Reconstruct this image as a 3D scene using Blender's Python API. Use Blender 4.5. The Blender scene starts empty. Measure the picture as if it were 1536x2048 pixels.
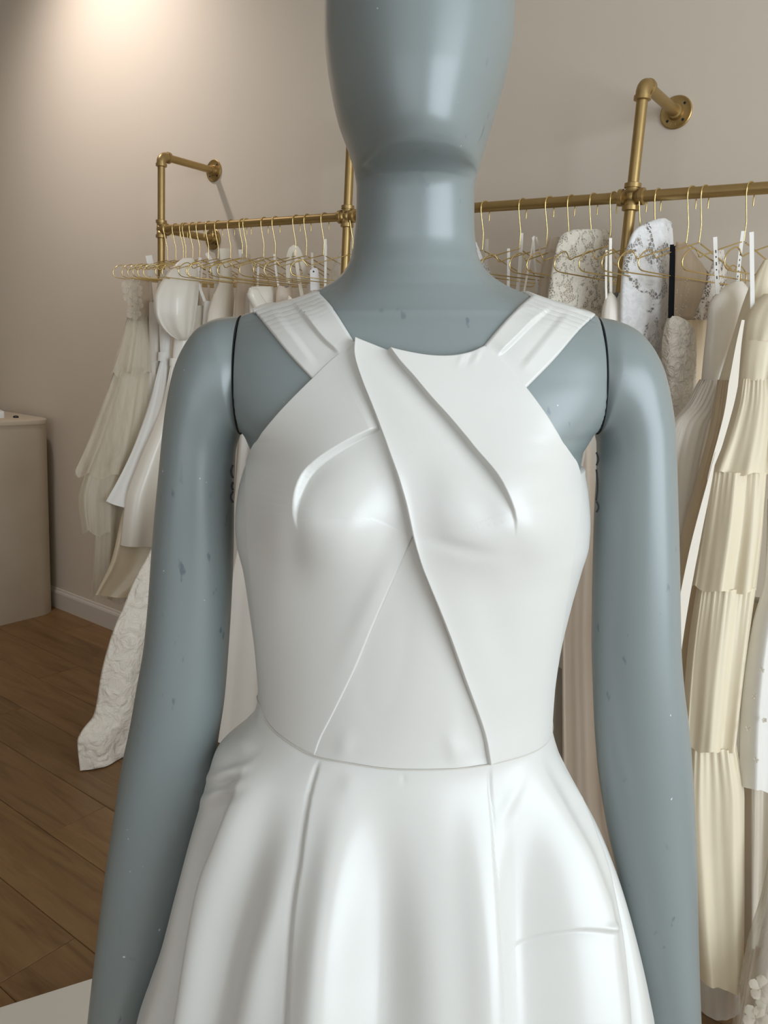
import bpy, bmesh, math, random
import numpy as np
from mathutils import Matrix, Vector

SC = bpy.context.scene
COL = SC.collection
random.seed(7)
RNG = np.random.RandomState(11)

# ------------------------------------------------------------------ camera
F = 1600.0                                   # focal length in pixels of the 1536 x 2048 frame
PIT, ROL, YAW = math.radians(11.25), math.radians(3.22), math.radians(35.93)
HC = 1.40                                    # camera height
DW = 2.255                                   # camera to rail wall
_c, _s = math.cos(PIT), math.sin(PIT)
_ri, _fw, _up = np.array([1, 0, 0.]), np.array([0, _c, -_s]), np.array([0, _s, _c])
_cr, _sr = math.cos(ROL), math.sin(ROL)
CR, CU, CF = _cr * _ri + _sr * _up, -_sr * _ri + _cr * _up, _fw
M3 = np.array([CR, CU, CF])
O3 = np.array([0, 0, HC])
cam_d = bpy.data.cameras.new('camera')
cam_d.sensor_fit = 'VERTICAL'
cam_d.sensor_height = 36.0
cam_d.sensor_width = 27.0
cam_d.lens = F / 2048 * 36.0
cam_d.clip_start = 0.02
cam = bpy.data.objects.new('camera', cam_d)
COL.objects.link(cam)
cam.matrix_world = Matrix(((CR[0], CU[0], -CF[0], 0), (CR[1], CU[1], -CF[1], 0), (CR[2], CU[2], -CF[2], HC), (0, 0, 0, 1)))
SC.camera = cam
U3 = np.array([math.cos(YAW), -math.sin(YAW), 0.])    # along the rail wall, to the right
N3 = np.array([-math.sin(YAW), -math.cos(YAW), 0.])   # out of the rail wall, into the room
Z3 = np.array([0, 0, 1.])

def W(a, b, z):
    """room coordinates: a along the wall, b out from it, z up"""
    return a * U3 + (b - DW) * N3 + z * Z3

# ------------------------------------------------------------------ light and exposure
world = bpy.data.worlds.new('world')
SC.world = world
world.use_nodes = True
bg = world.node_tree.nodes['Background']
bg.inputs[0].default_value = (0.80, 0.87, 1.0, 1)
bg.inputs[1].default_value = 0.6

def area(name, pos, aim, sx, sy, power, col):
    d = bpy.data.lights.new(name, 'AREA')
    d.shape = 'RECTANGLE'
    d.size, d.size_y = sx, sy
    d.energy = power
    d.color = col
    o = bpy.data.objects.new(name, d)
    COL.objects.link(o)
    o.location = pos
    o.rotation_euler = Vector(aim).to_track_quat('-Z', 'Y').to_euler()
    return o

WIN_R = (0.6, 3.5, 0.35, 2.65)      # right wall window: b0, b1, z0, z1 at a = 2.6
WIN_FILL = (-1.2, 2.2, 0.35, 2.65)     # added opening in the front wall for the fill light: a0, a1, z0, z1 at b = 5.0
area('daylight_right', W(2.68, 2.05, 1.5), -U3, 2.85, 2.2, 122, (0.83, 0.925, 1.0))
area('fill_front', W(0.5, 5.08, 1.5), -N3, 3.3, 2.2, 27, (0.88, 0.95, 1.0))  # weaker fill added from the front, not a known source
sp = bpy.data.lights.new('ceiling_spot', 'SPOT')
sp.energy, sp.color, sp.spot_size, sp.spot_blend, sp.shadow_soft_size = 60, (1.0, 0.90, 0.86), math.radians(110), 1.0, 0.05
spo = bpy.data.objects.new('ceiling_spot', sp)
COL.objects.link(spo)
spo.location = W(-3.15, 0.75, 3.2)
spo.rotation_euler = Vector(tuple(-0.75 * N3 - 0.9 * Z3)).to_track_quat('-Z', 'Y').to_euler()

vs = SC.view_settings
vs.view_transform = 'Standard'
vs.look = 'None'
vs.gamma = 1.0
vs.use_curve_mapping = False
vs.exposure = 0.0
SC.cycles.use_denoising = True
SC.cycles.max_bounces = 8
SC.cycles.diffuse_bounces = 5
SC.cycles.transparent_max_bounces = 24
SC.cycles.sample_clamp_indirect = 6.0

# ------------------------------------------------------------------ helpers
def ray(px, py):
    px, py = np.asarray(px, float), np.asarray(py, float)
    return ((px - 768) / F)[..., None] * CR - ((py - 1024) / F)[..., None] * CU + CF

def at(px, py, Y):
    """point of the sight line through a photograph pixel at the given distance Y ahead"""
    d = ray(px, py)
    return O3 + d * (np.asarray(Y, float) / d[..., 1])[..., None]

def atz(px, py, z):
    d = ray(px, py)
    return O3 + d * ((z - HC) / d[..., 2])[..., None]

def proj(P):
    q = (np.asarray(P, float) - O3) @ M3.T
    return np.stack([768 + F * q[..., 0] / q[..., 2], 1024 - F * q[..., 1] / q[..., 2]], -1)

def pchip(x, y, xi):
    """smooth monotone interpolation"""
    x, y, xi = np.asarray(x, float), np.asarray(y, float), np.asarray(xi, float)
    h = np.diff(x); d = np.diff(y) / h
    m = np.zeros_like(y)
    if len(x) > 2:
        ok = d[:-1] * d[1:] > 0
        w1, w2 = 2 * h[1:] + h[:-1], h[1:] + 2 * h[:-1]
        with np.errstate(divide='ignore', invalid='ignore'):
            m[1:-1] = np.where(ok, (w1 + w2) / (w1 / d[:-1] + w2 / d[1:]), 0)
    m[0], m[-1] = d[0], d[-1]
    i = np.clip(np.searchsorted(x, xi) - 1, 0, len(h) - 1)
    t = np.clip((xi - x[i]) / h[i], 0, 1)
    return ((1 + 2 * t) * (1 - t) ** 2 * y[i] + t * (1 - t) ** 2 * h[i] * m[i] + t * t * (3 - 2 * t) * y[i + 1] + t * t * (t - 1) * h[i] * m[i + 1])

def curve(pts, n):
    """dense smooth polyline through points (Catmull-Rom by chord length)"""
    p = np.asarray(pts, float)
    if len(p) == 2:
        t = np.linspace(0, 1, n)[:, None]
        return p[0] * (1 - t) + p[1] * t
    s = np.concatenate([[0], np.cumsum(np.linalg.norm(np.diff(p, axis=0), axis=1) ** 0.5)])
    m = np.zeros_like(p)
    m[1:-1] = (p[2:] - p[:-2]) / (s[2:] - s[:-2])[:, None]
    m[0] = (p[1] - p[0]) / (s[1] - s[0]); m[-1] = (p[-1] - p[-2]) / (s[-1] - s[-2])
    ss = np.linspace(0, s[-1], 8 * n)
    i = np.clip(np.searchsorted(s, ss) - 1, 0, len(p) - 2)
    h = (s[i + 1] - s[i])[:, None]; t = ((ss - s[i])[:, None]) / h
    q = ((1 + 2 * t) * (1 - t) ** 2 * p[i] + t * (1 - t) ** 2 * h * m[i] + t * t * (3 - 2 * t) * p[i + 1] + t * t * (t - 1) * h * m[i + 1])
    L = np.concatenate([[0], np.cumsum(np.linalg.norm(np.diff(q, axis=0), axis=1))])
    li = np.linspace(0, L[-1], n)
    return np.stack([np.interp(li, L, q[:, k]) for k in range(q.shape[1])], 1)

def smooth(x, a, b):
    t = np.clip((x - a) / (b - a), 0, 1)
    return t * t * (3 - 2 * t)

def mesh_obj(name, verts, faces, mat, parent=None, smooth=True):
    me = bpy.data.meshes.new(name)
    verts = np.asarray(verts, np.float32)
    faces = [np.asarray(f, np.int32) for f in (faces if isinstance(faces, list) else [faces])]
    faces = [f for f in faces if f.size]
    me.vertices.add(len(verts)); me.vertices.foreach_set('co', verts.ravel())
    nl = sum(f.size for f in faces); nf = sum(len(f) for f in faces)
    me.loops.add(nl); me.loops.foreach_set('vertex_index', np.concatenate([f.ravel() for f in faces]))
    me.polygons.add(nf)
    tot = np.concatenate([np.full(len(f), f.shape[1], np.int32) for f in faces])
    me.polygons.foreach_set('loop_start', np.concatenate([[0], np.cumsum(tot)[:-1]]).astype(np.int32))
    me.polygons.foreach_set('use_smooth', np.full(nf, smooth))
    me.update(calc_edges=True)
    me.validate()
    if mat: me.materials.append(mat)
    o = bpy.data.objects.new(name, me)
    COL.objects.link(o)
    if parent: o.parent = parent
    return o

def grid_faces(nu, nv, wrap=False, off=0):
    """nu rows, nv columns; wrap joins the last column to the first"""
    i = np.arange(nu - 1)[:, None]; j = np.arange(nv if wrap else nv - 1)[None]
    k = (j + 1) % nv
    return np.stack([i * nv + j, i * nv + k, (i + 1) * nv + k, (i + 1) * nv + j], -1).reshape(-1, 4) + off

class MB:
    """collects shapes into one mesh"""
    def __init__(s): s.v, s.f, s.n = [], {}, 0
    def add(s, v, f):
        f = np.asarray(f, np.int32)
        s.v.append(np.asarray(v, float)); s.f.setdefault(f.shape[1], []).append(f + s.n); s.n += len(v)
    def tube(s, pts, r, n=8, cap=True, up=None):
        p = np.asarray(pts, float); k = len(p)
        r = np.broadcast_to(np.asarray(r, float), (k,))
        t = np.gradient(p, axis=0); t /= np.linalg.norm(t, axis=1)[:, None] + 1e-12
        a = np.array(up if up is not None else ([0, 0, 1.] if abs(t[0][2]) < 0.9 else [1., 0, 0]))
        ang = np.linspace(0, 2 * np.pi, n, endpoint=False)
        rows = []
        x = a - t[0] * (a @ t[0]); x /= np.linalg.norm(x)
        for i in range(k):
            x = x - t[i] * (x @ t[i]); x /= np.linalg.norm(x) + 1e-12
            y = np.cross(t[i], x)
            rows.append(p[i] + r[i] * (np.cos(ang)[:, None] * x + np.sin(ang)[:, None] * y))
        v = np.concatenate(rows)
        s.add(v, grid_faces(k, n, True))
        if cap:
            s.add(rows[0], [list(range(n))[::-1]]); s.add(rows[-1], [list(range(n))])
    def lathe(s, pos, axis, prof, n=24):
        """prof: (distance along axis, radius)"""
        axis = np.asarray(axis, float); axis /= np.linalg.norm(axis)
        a = np.array([0, 0, 1.]) if abs(axis[2]) < 0.9 else np.array([1., 0, 0])
        x = np.cross(a, axis); x /= np.linalg.norm(x); y = np.cross(axis, x)
        ang = np.linspace(0, 2 * np.pi, n, endpoint=False)
        rows = [np.asarray(pos) + h * axis + r * (np.cos(ang)[:, None] * x + np.sin(ang)[:, None] * y) for h, r in prof]
        s.add(np.concatenate(rows), grid_faces(len(rows), n, True))
        s.add(rows[0], [list(range(n))[::-1]]); s.add(rows[-1], [list(range(n))])
    def box(s, corner_fn, a0, a1, b0, b1, z0, z1):
        v = [corner_fn(a, b, z) for z in (z0, z1) for b in (b0, b1) for a in (a0, a1)]
        s.add(v, [(0, 1, 3, 2), (4, 6, 7, 5), (0, 4, 5, 1), (2, 3, 7, 6), (0, 2, 6, 4), (1, 5, 7, 3)])
    def build(s, name, mat, parent=None, smooth=True):
        return mesh_obj(name, np.concatenate(s.v), [np.concatenate(x) for x in s.f.values()], mat, parent, smooth)

def recalc(o):
    bm = bmesh.new(); bm.from_mesh(o.data)
    bmesh.ops.recalc_face_normals(bm, faces=bm.faces); bm.to_mesh(o.data); bm.free()
    return o

def autosmooth(o, deg=35):
    me = o.data
    bm = bmesh.new(); bm.from_mesh(me)
    bmesh.ops.remove_doubles(bm, verts=bm.verts, dist=1e-5)
    bmesh.ops.recalc_face_normals(bm, faces=bm.faces)
    for e in bm.edges:
        if len(e.link_faces) == 2 and e.calc_face_angle(0) > math.radians(deg): e.smooth = False
    bm.to_mesh(me); bm.free()
    return o

def tag(o, label=None, cat=None, group=None, kind=None):
    if label: o['label'] = label
    if cat: o['category'] = cat
    if group: o['group'] = group
    if kind: o['kind'] = kind
    return o

def thing(name, label, cat, loc=(0, 0, 0), group=None):
    o = bpy.data.objects.new(name, None)
    COL.objects.link(o)
    o.empty_display_size = 0.05
    o.location = loc
    return tag(o, label, cat, group)

def adopt(root, loc):
    """move an Empty to its base without moving the parts already under it"""
    root.location = loc
    for ch in root.children:
        ch.matrix_parent_inverse = Matrix.Translation(-Vector(loc))

# ------------------------------------------------------------------ materials
def srgb(r, g, b):
    return tuple((c / 255 / 12.92 if c / 255 <= 0.04045 else ((c / 255 + 0.055) / 1.055) ** 2.4) for c in (r, g, b))

class Mat:
    def __init__(s, name, col, rough=0.5, metal=0.0, **kw):
        s.m = bpy.data.materials.new(name); s.m.use_nodes = True
        s.nt = s.m.node_tree; s.N = s.nt.nodes; s.L = s.nt.links
        s.b = s.N['Principled BSDF']; s.out = s.N['Material Output']
        s.b.inputs['Base Color'].default_value = (*col, 1)
        s.b.inputs['Roughness'].default_value = rough
        s.b.inputs['Metallic'].default_value = metal
        for k, v in kw.items(): s.b.inputs[k.replace('_', ' ')].default_value = v
        s.tc = None
    def node(s, t, **kw):
        n = s.N.new(t)
        for k, v in kw.items(): setattr(n, k, v)
        return n
    def coord(s, out='Object', scale=(1, 1, 1)):
        if s.tc is None: s.tc = s.node('ShaderNodeTexCoord')
        mp = s.node('ShaderNodeMapping'); mp.inputs['Scale'].default_value = scale
        s.L.new(s.tc.outputs[out], mp.inputs[0])
        return mp.outputs[0]
    def noise(s, scale, detail=3, vec=None, rough=0.5, dist=0.0):
        n = s.node('ShaderNodeTexNoise')
        n.inputs['Scale'].default_value = scale; n.inputs['Detail'].default_value = detail
        n.inputs['Roughness'].default_value = rough; n.inputs['Distortion'].default_value = dist
        if vec is None: vec = s.coord()
        s.L.new(vec, n.inputs['Vector'])
        return n.outputs['Fac']
    def voro(s, scale, feature='F1', vec=None):
        n = s.node('ShaderNodeTexVoronoi', feature=feature)
        n.inputs['Scale'].default_value = scale
        s.L.new(vec if vec is not None else s.coord(), n.inputs['Vector'])
        return n.outputs['Distance']
    def ramp(s, fac, stops):
        r = s.node('ShaderNodeValToRGB')
        e = r.color_ramp.elements
        while len(e) < len(stops): e.new(0.5)
        for el, (p, c) in zip(e, stops):
            el.position = p
            el.color = (*c, 1) if not isinstance(c, (int, float)) else (c, c, c, 1)
        s.L.new(fac, r.inputs[0])
        return r.outputs[0]
    def mix(s, fac, a, b, blend='MIX'):
        m = s.node('ShaderNodeMix', data_type='RGBA', blend_type=blend)
        for sock, v in ((m.inputs[0], fac), (m.inputs[6], a), (m.inputs[7], b)):
            if isinstance(v, tuple): sock.default_value = (*v, 1)
            elif isinstance(v, (int, float)): sock.default_value = v
            else: s.L.new(v, sock)
        return m.outputs[2]
    def math(s, op, a, b=0.5):
        m = s.node('ShaderNodeMath', operation=op)
        for sock, v in ((m.inputs[0], a), (m.inputs[1], b)):
            if isinstance(v, (int, float)): sock.default_value = v
            else: s.L.new(v, sock)
        return m.outputs[0]
    def base(s, sock): s.L.new(sock, s.b.inputs['Base Color']); return s
    def bump(s, h, strength=0.2, dist=0.002):
        n = s.node('ShaderNodeBump'); n.inputs['Strength'].default_value = strength; n.inputs['Distance'].default_value = dist
        s.L.new(h, n.inputs['Height']); s.L.new(n.outputs[0], s.b.inputs['Normal']); return s
    def alpha(s, sock):
        if isinstance(sock, (int, float)): s.b.inputs['Alpha'].default_value = sock
        else: s.L.new(sock, s.b.inputs['Alpha'])
        return s
    def trans(s, amount, col):
        """some light passes through the cloth"""
        t = s.node('ShaderNodeBsdfTranslucent'); t.inputs[0].default_value = (*col, 1)
        mx = s.node('ShaderNodeMixShader'); mx.inputs[0].default_value = amount
        s.L.new(s.b.outputs[0], mx.inputs[1]); s.L.new(t.outputs[0], mx.inputs[2]); s.L.new(mx.outputs[0], s.out.inputs[0]); return s

def cloth(name, col, rough=0.6, sheen=0.15, weave=900, bump=0.06, trans=0.0, wrinkle=0.0, wscale=18):
    m = Mat(name, col, rough)
    m.b.inputs['Sheen Weight'].default_value = sheen
    n = m.noise(weave, 2)
    m.base(m.mix(m.noise(5, 3), tuple(c * 0.95 for c in col), tuple(min(1, c * 1.04) for c in col)))
    if wrinkle:
        w = m.math('ADD', m.math('MULTIPLY', m.noise(wscale, 4, dist=0.8), wrinkle), m.math('MULTIPLY', n, 0.02))
        m.bump(w, 0.7, 0.012)
    else:
        m.bump(n, bump, 0.001)
    if trans: m.trans(trans, col)
    return m.m

MT = {}
wm = Mat('wall_paint', srgb(203, 190, 177), 0.75)
wm.base(wm.mix(wm.noise(1.2, 4), srgb(211, 200, 184), srgb(217, 206, 190))); wm.bump(wm.noise(160, 2), 0.12, 0.001)
MT['wall'] = wm.m
MT['white_paint'] = Mat('white_paint', srgb(214, 206, 196), 0.45).m
MT['ceiling'] = Mat('ceiling_paint', srgb(225, 221, 214), 0.8).m
MT['counter'] = Mat('counter_plaster', srgb(196, 184, 164), 0.65).m
cm = Mat('counter_plaster', srgb(196, 184, 164), 0.65)
cm.base(cm.mix(cm.noise(7, 5), srgb(190, 177, 156), srgb(203, 192, 173))); cm.bump(cm.noise(30, 4), 0.1, 0.002)
MT['counter'] = cm.m
MT['white_box'] = Mat('white_card', srgb(225, 228, 226), 0.5).m
MT['black_plastic'] = Mat('black_plastic', (0.012, 0.01, 0.01), 0.4).m
MT['podium'] = Mat('podium_paint', srgb(242, 240, 232), 0.5).m
MT['dark_gap'] = Mat('dark_gap', (0.01, 0.011, 0.011), 0.8).m

fm = Mat('oak_plank', srgb(150, 112, 72), 0.42)
oi = fm.node('ShaderNodeObjectInfo')
gv = fm.coord('Object', (1.0, 9.0, 9.0))
av = fm.node('ShaderNodeVectorMath', operation='ADD')
sc_ = fm.node('ShaderNodeVectorMath', operation='SCALE'); sc_.inputs['Scale'].default_value = 31.0
cx = fm.node('ShaderNodeCombineXYZ'); fm.L.new(oi.outputs['Random'], cx.inputs[0]); fm.L.new(oi.outputs['Random'], cx.inputs[2])
fm.L.new(cx.outputs[0], sc_.inputs[0]); fm.L.new(gv, av.inputs[0]); fm.L.new(sc_.outputs[0], av.inputs[1])
g1 = fm.noise(2.2, 6, av.outputs[0], 0.6, 1.2)
g2 = fm.noise(14, 4, av.outputs[0], 0.6, 0.4)
wood = fm.ramp(g1, [(0.28, srgb(118, 86, 50)), (0.45, srgb(144, 109, 68)), (0.62, srgb(158, 123, 80)), (0.8, srgb(166, 132, 88))])
wood = fm.mix(fm.math('MULTIPLY', g2, 0.3), wood, srgb(106, 74, 42))
tone = fm.ramp(oi.outputs['Random'], [(0.0, (0.72, 0.71, 0.69)), (0.5, (0.83, 0.83, 0.82)), (1.0, (0.90, 0.89, 0.87))])
wood = fm.mix(1.0, wood, tone, 'MULTIPLY')
kn = fm.voro(1.15, 'F1', av.outputs[0])
wood = fm.mix(fm.ramp(kn, [(0.0, 0.75), (0.05, 0.55), (0.11, 0.0), (1.0, 0.0)]), wood, srgb(62, 40, 22))
fm.base(wood); fm.bump(g2, 0.1, 0.002)
MT['oak'] = fm.m
MT['subfloor'] = Mat('dark_joint', srgb(45, 30, 18), 0.8).m

gm = Mat('gold_pipe', srgb(172, 146, 96), 0.38, 0.8)
gm.base(gm.mix(gm.noise(26, 4), srgb(164, 137, 88), srgb(180, 154, 104))); gm.bump(gm.noise(240, 2), 0.06, 0.001)
MT['gold'] = gm.m
MT['brass_wire'] = Mat('brass_wire', srgb(222, 198, 138), 0.22, 1.0).m

# slate blue mannequin paint with scuffs
sk = Mat('slate_paint', srgb(124, 134, 134), 0.42)
bc = sk.mix(sk.noise(6, 3), srgb(118, 128, 128), srgb(123, 133, 133))
spk = sk.noise(95, 2, sk.coord('Object', (1.0, 1.0, 0.45)))
msk = sk.noise(9, 2)
spf = sk.math('MULTIPLY', sk.ramp(spk, [(0.0, 0.0), (0.68, 0.0), (0.73, 1.0), (1.0, 1.0)]), sk.ramp(msk, [(0.0, 0.0), (0.5, 0.0), (0.6, 0.75), (1.0, 0.75)]))
bc = sk.mix(spf, bc, srgb(74, 88, 98))
chip = sk.ramp(sk.noise(150, 1), [(0.0, 0.0), (0.80, 0.0), (0.83, 0.8), (1.0, 0.8)])
bc = sk.mix(chip, bc, srgb(205, 214, 214))
sk.base(bc); sk.b.inputs['Coat Weight'].default_value = 0.6; sk.b.inputs['Coat Roughness'].default_value = 0.30
sk.bump(sk.noise(420, 2), 0.03, 0.001)
MT['skin'] = sk.m

st = Mat('ivory_satin', srgb(205, 205, 200), 0.34)
st.b.inputs['Sheen Weight'].default_value = 0.12
st.b.inputs['Specular IOR Level'].default_value = 0.55
st.bump(st.noise(1500, 1), 0.05, 0.0006)
MT['satin'] = st.m
MT['stitch'] = Mat('seam_thread', srgb(190, 186, 176), 0.7).m

MT['g_white'] = cloth('white_crepe', srgb(226, 223, 216), 0.55)
MT['g_ivory'] = cloth('ivory_crepe', srgb(222, 213, 196), 0.5)
MT['g_satin'] = cloth('pearl_satin', srgb(232, 226, 214), 0.28, 0.1)
MT['g_cream'] = cloth('cream_taffeta', srgb(238, 226, 198), 0.45, trans=0.12)
MT['g_cream_satin'] = cloth('cream_satin', srgb(222, 207, 178), 0.27, 0.1)
MT['g_blush'] = cloth('blush_crepe', srgb(214, 199, 182), 0.5)
MT['g_beige'] = cloth('beige_satin', srgb(206, 186, 154), 0.38)
MT['g_grey'] = cloth('greige_crepe', srgb(206, 198, 186), 0.55)
MT['g_taffeta'] = cloth('crinkled_taffeta', srgb(226, 217, 203), 0.42, wrinkle=2.4, wscale=22)
MT['g_ruched'] = cloth('ruched_organza', srgb(226, 217, 202), 0.5, wrinkle=4.0, wscale=48)
MT['ribbon_white'] = cloth('white_ribbon', srgb(232, 229, 222), 0.45)
MT['ribbon_black'] = Mat('black_ribbon', (0.008, 0.008, 0.009), 0.85, Specular_IOR_Level=0.1).m
MT['pearl'] = Mat('pearl_bead', srgb(240, 236, 228), 0.1, 0.3).m
MT['sash'] = cloth('sash_satin', srgb(226, 217, 202), 0.45)
MT['tag_card'] = Mat('tag_card', srgb(228, 226, 224), 0.7).m

def tulle(name, col, lo, hi):
    m = Mat(name, col, 0.8)
    fold = m.noise(34, 3, m.coord('Object', (1, 1, 0.06)))
    m.alpha(m.ramp(fold, [(0.3, lo), (0.7, hi)])); m.trans(0.35, col)
    # keep the transparency in front of the translucent mix
    tr = m.node('ShaderNodeBsdfTransparent'); mx = m.node('ShaderNodeMixShader')
    src = m.out.inputs[0].links[0].from_socket
    al = m.ramp(fold, [(0.3, lo), (0.7, hi)])
    m.L.new(al, mx.inputs[0]); m.L.new(tr.outputs[0], mx.inputs[1]); m.L.new(src, mx.inputs[2]); m.L.new(mx.outputs[0], m.out.inputs[0])
    for l in list(m.b.inputs['Alpha'].links): m.L.remove(l)
    m.b.inputs['Alpha'].default_value = 1
    return m.m
MT['tulle'] = tulle('cream_tulle', srgb(234, 226, 208), 0.50, 0.74)
MT['tulle_white'] = tulle('white_tulle', srgb(222, 216, 204), 0.25, 0.6)
MT['sheer'] = tulle('sheer_organza', srgb(214, 200, 182), 0.45, 0.7)
MT['beaded'] = tulle('beaded_net', srgb(196, 176, 150), 0.65, 0.85)

def lace(name, col, net, scale, thr, hole=90):
    """opaque flowers on a fine net"""
    m = Mat(name, col, 0.75)
    flo = m.noise(scale, 4, m.coord('Object', (1, 1, 0.8)), 0.55, 1.4)
    edge = m.voro(hole, 'DISTANCE_TO_EDGE')
    netl = m.ramp(edge, [(0.0, 1.0), (0.05, 1.0), (0.1, net), (1.0, net)])
    mask = m.ramp(flo, [(0.0, 0.0), (thr - 0.01, 0.0), (thr + 0.015, 1.0), (1.0, 1.0)])
    m.alpha(m.math('MAXIMUM', netl, mask))
    m.base(m.mix(m.ramp(m.noise(scale * 2.6, 3, None, 0.6, 2.0), [(0.35, 0.0), (0.6, 1.0)]), tuple(c * 0.86 for c in col), col))
    m.bump(flo, 0.6, 0.006)
    return m.m
MT['lace_white'] = lace('white_corded_lace', srgb(236, 236, 236), 0.18, 15, 0.455, 110)
MT['lace_ivory'] = lace('ivory_applique_lace', srgb(224, 217, 202), 0.35, 42, 0.47, 160)
MT['lace_grey'] = lace('shadow_lace', srgb(214, 206, 196), 0.15, 26, 0.5, 120)

# ------------------------------------------------------------------ the room
A0, A1, B1, ZC = -6.2, 2.6, 5.0, 3.3
def room(name, boxes, mat):
    mb = MB()
    for b in boxes: mb.box(W, *b)
    return tag(mb.build(name, mat, smooth=False), kind='structure')
room('wall_back', [(A0, A1, -0.12, 0, 0, ZC)], MT['wall'])
room('wall_left', [(A0 - 0.12, A0, -0.12, B1 + 0.12, 0, ZC)], MT['wall'])
room('wall_right', [(A1, A1 + 0.12, -0.12, WIN_R[0], 0, ZC), (A1, A1 + 0.12, WIN_R[1], B1 + 0.12, 0, ZC),
                    (A1, A1 + 0.12, WIN_R[0], WIN_R[1], 0, WIN_R[2]), (A1, A1 + 0.12, WIN_R[0], WIN_R[1], WIN_R[3], ZC)], MT['wall'])
room('wall_front', [(A0, WIN_FILL[0], B1, B1 + 0.12, 0, ZC), (WIN_FILL[1], A1, B1, B1 + 0.12, 0, ZC),
                    (WIN_FILL[0], WIN_FILL[1], B1, B1 + 0.12, 0, WIN_FILL[2]), (WIN_FILL[0], WIN_FILL[1], B1, B1 + 0.12, WIN_FILL[3], ZC)], MT['wall'])
room('ceiling', [(A0, A1, -0.12, B1 + 0.12, ZC, ZC + 0.1)], MT['ceiling'])
def baseboard(name, fn, a0, a1):
    mb = MB()
    prof = [(0, 0), (0.016, 0), (0.016, 0.082), (0.013, 0.090), (0.008, 0.094), (0.006, 0.102), (0, 0.104)]
    v = [fn(a, b, z) for a in (a0, a1) for b, z in prof]
    n = len(prof)
    mb.add(v, [(i, i + 1, n + i + 1, n + i) for i in range(n - 1)])
    o = mb.build(name, MT['white_paint'], smooth=False)
    return tag(o, kind='structure')
baseboard('baseboard_back', W, A0, A1)
baseboard('baseboard_left', lambda a, b, z: W(A0 + b, a, z), 0, B1)
floor = bpy.data.objects.new('floor', None); COL.objects.link(floor); tag(floor, kind='structure')
mb = MB(); mb.box(W, A0, A1, 0, B1, -0.06, -0.006); mb.build('subfloor', MT['subfloor'], floor, False)
PWID, PLEN = 0.187, 1.42
plank_rot = Matrix.Rotation(-YAW, 4, 'Z')
def plank_mesh(L, Wd):
    e = 0.0016
    x, y = L / 2 - 0.0006, Wd / 2 - 0.0006
    v = [(sx * (x - i), sy * (y - i), z) for z, i in ((-0.008, 0), (-e, 0), (0, e)) for sx, sy in ((-1, -1), (1, -1), (1, 1), (-1, 1))]
    f = [(4 * r + k, 4 * r + (k + 1) % 4, 4 * r + 4 + (k + 1) % 4, 4 * r + 4 + k) for r in (0, 1) for k in range(4)] + [(8, 9, 10, 11)]
    me = bpy.data.meshes.new('plank'); me.from_pydata(v, [], f); me.materials.append(MT['oak']); me.update()
    return me
_pm = {}
row = 0
b = 0.0
while b < B1 - 0.01:
    w = min(PWID, B1 - b)
    a = A0 - [0.0, 0.55, 1.0, 0.3, 0.8][row % 5]
    while a < A1:
        x0, x1 = max(a, A0), min(a + PLEN, A1)
        if x1 - x0 > 0.02:
            key = (round(x1 - x0, 3), round(w, 3))
            if key not in _pm: _pm[key] = plank_mesh(*key)
            o = bpy.data.objects.new('plank', _pm[key]); COL.objects.link(o)
            o.parent = floor
            o.matrix_local = Matrix.Translation(Vector(W((x0 + x1) / 2, b + w / 2, 0))) @ plank_rot
        a += PLEN
    b += PWID; row += 1

# daylight window beside the camera, and an added one behind it for fill
def window(name, fn, s0, s1, z0, z1, n):
    root = bpy.data.objects.new(name, None); COL.objects.link(root); tag(root, kind='structure')
    mb = MB(); w = 0.06
    mb.box(fn, s0, s1, 0.02, 0.08, z0, z0 + w); mb.box(fn, s0, s1, 0.02, 0.08, z1 - w, z1)
    for k in range(n + 1):
        p = s0 + (s1 - s0 - w) * k / n
        mb.box(fn, p, p + w, 0.021, 0.079, z0 + w, z1 - w)
    mb.build('window_frame', MT['white_paint'], root, False)
window('window_1', lambda a, b, z: W(A1 + b, a, z), *WIN_R, 3)
window('fill_window', lambda a, b, z: W(a, B1 + b, z), *WIN_FILL, 4)  # unseen window made up to hold the front fill

# ------------------------------------------------------------------ counter and what lies on it
ctr = thing('counter', 'pale plaster counter with a rounded end standing by the left wall', 'counter')
def rounded_slab(mb, fn, a0, a1, b0, b1, z0, z1, r, bev=0.0, n=14):
    def outline(k):
        pts = []
        for cx_, cy_, t0 in ((a1 - r, b1 - r, 0), (a0 + r, b1 - r, 90), (a0 + r, b0 + r, 180), (a1 - r, b0 + r, 270)):
            for i in range(n + 1):
                t = math.radians(t0 + 90 * i / n)
                pts.append((cx_ + (r - k) * math.cos(t), cy_ + (r - k) * math.sin(t)))
        return pts
    rows = [(0, z0), (0, z1 - bev), (bev * 0.3, z1 - bev * 0.3), (bev, z1)] if bev else [(0, z0), (0, z1)]
    m = 4 * (n + 1)
    v = [fn(a, b, z) for k, z in rows for a, b in outline(k)]
    mb.add(v, grid_faces(len(rows), m, True))
    mb.add(v[-m:], [list(range(m))]); mb.add(v[:m], [list(range(m))[::-1]])
CTF = {}
c_end = atz(93, 1229, 0.0)                       # rounded end of the counter on the floor
cdir, cs = -N3, U3                               # it runs square to the rail wall
c0 = c_end - 0.02 * cs
def CT(a, b, z): return c0 + a * cdir + b * cs + z * Z3
CH = 0.99
mb = MB(); rounded_slab(mb, CT, -1.6, 0.07, -0.62, 0.02, 0.0, CH - 0.022, 0.10); autosmooth(mb.build('body', MT['counter'], ctr))
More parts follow.
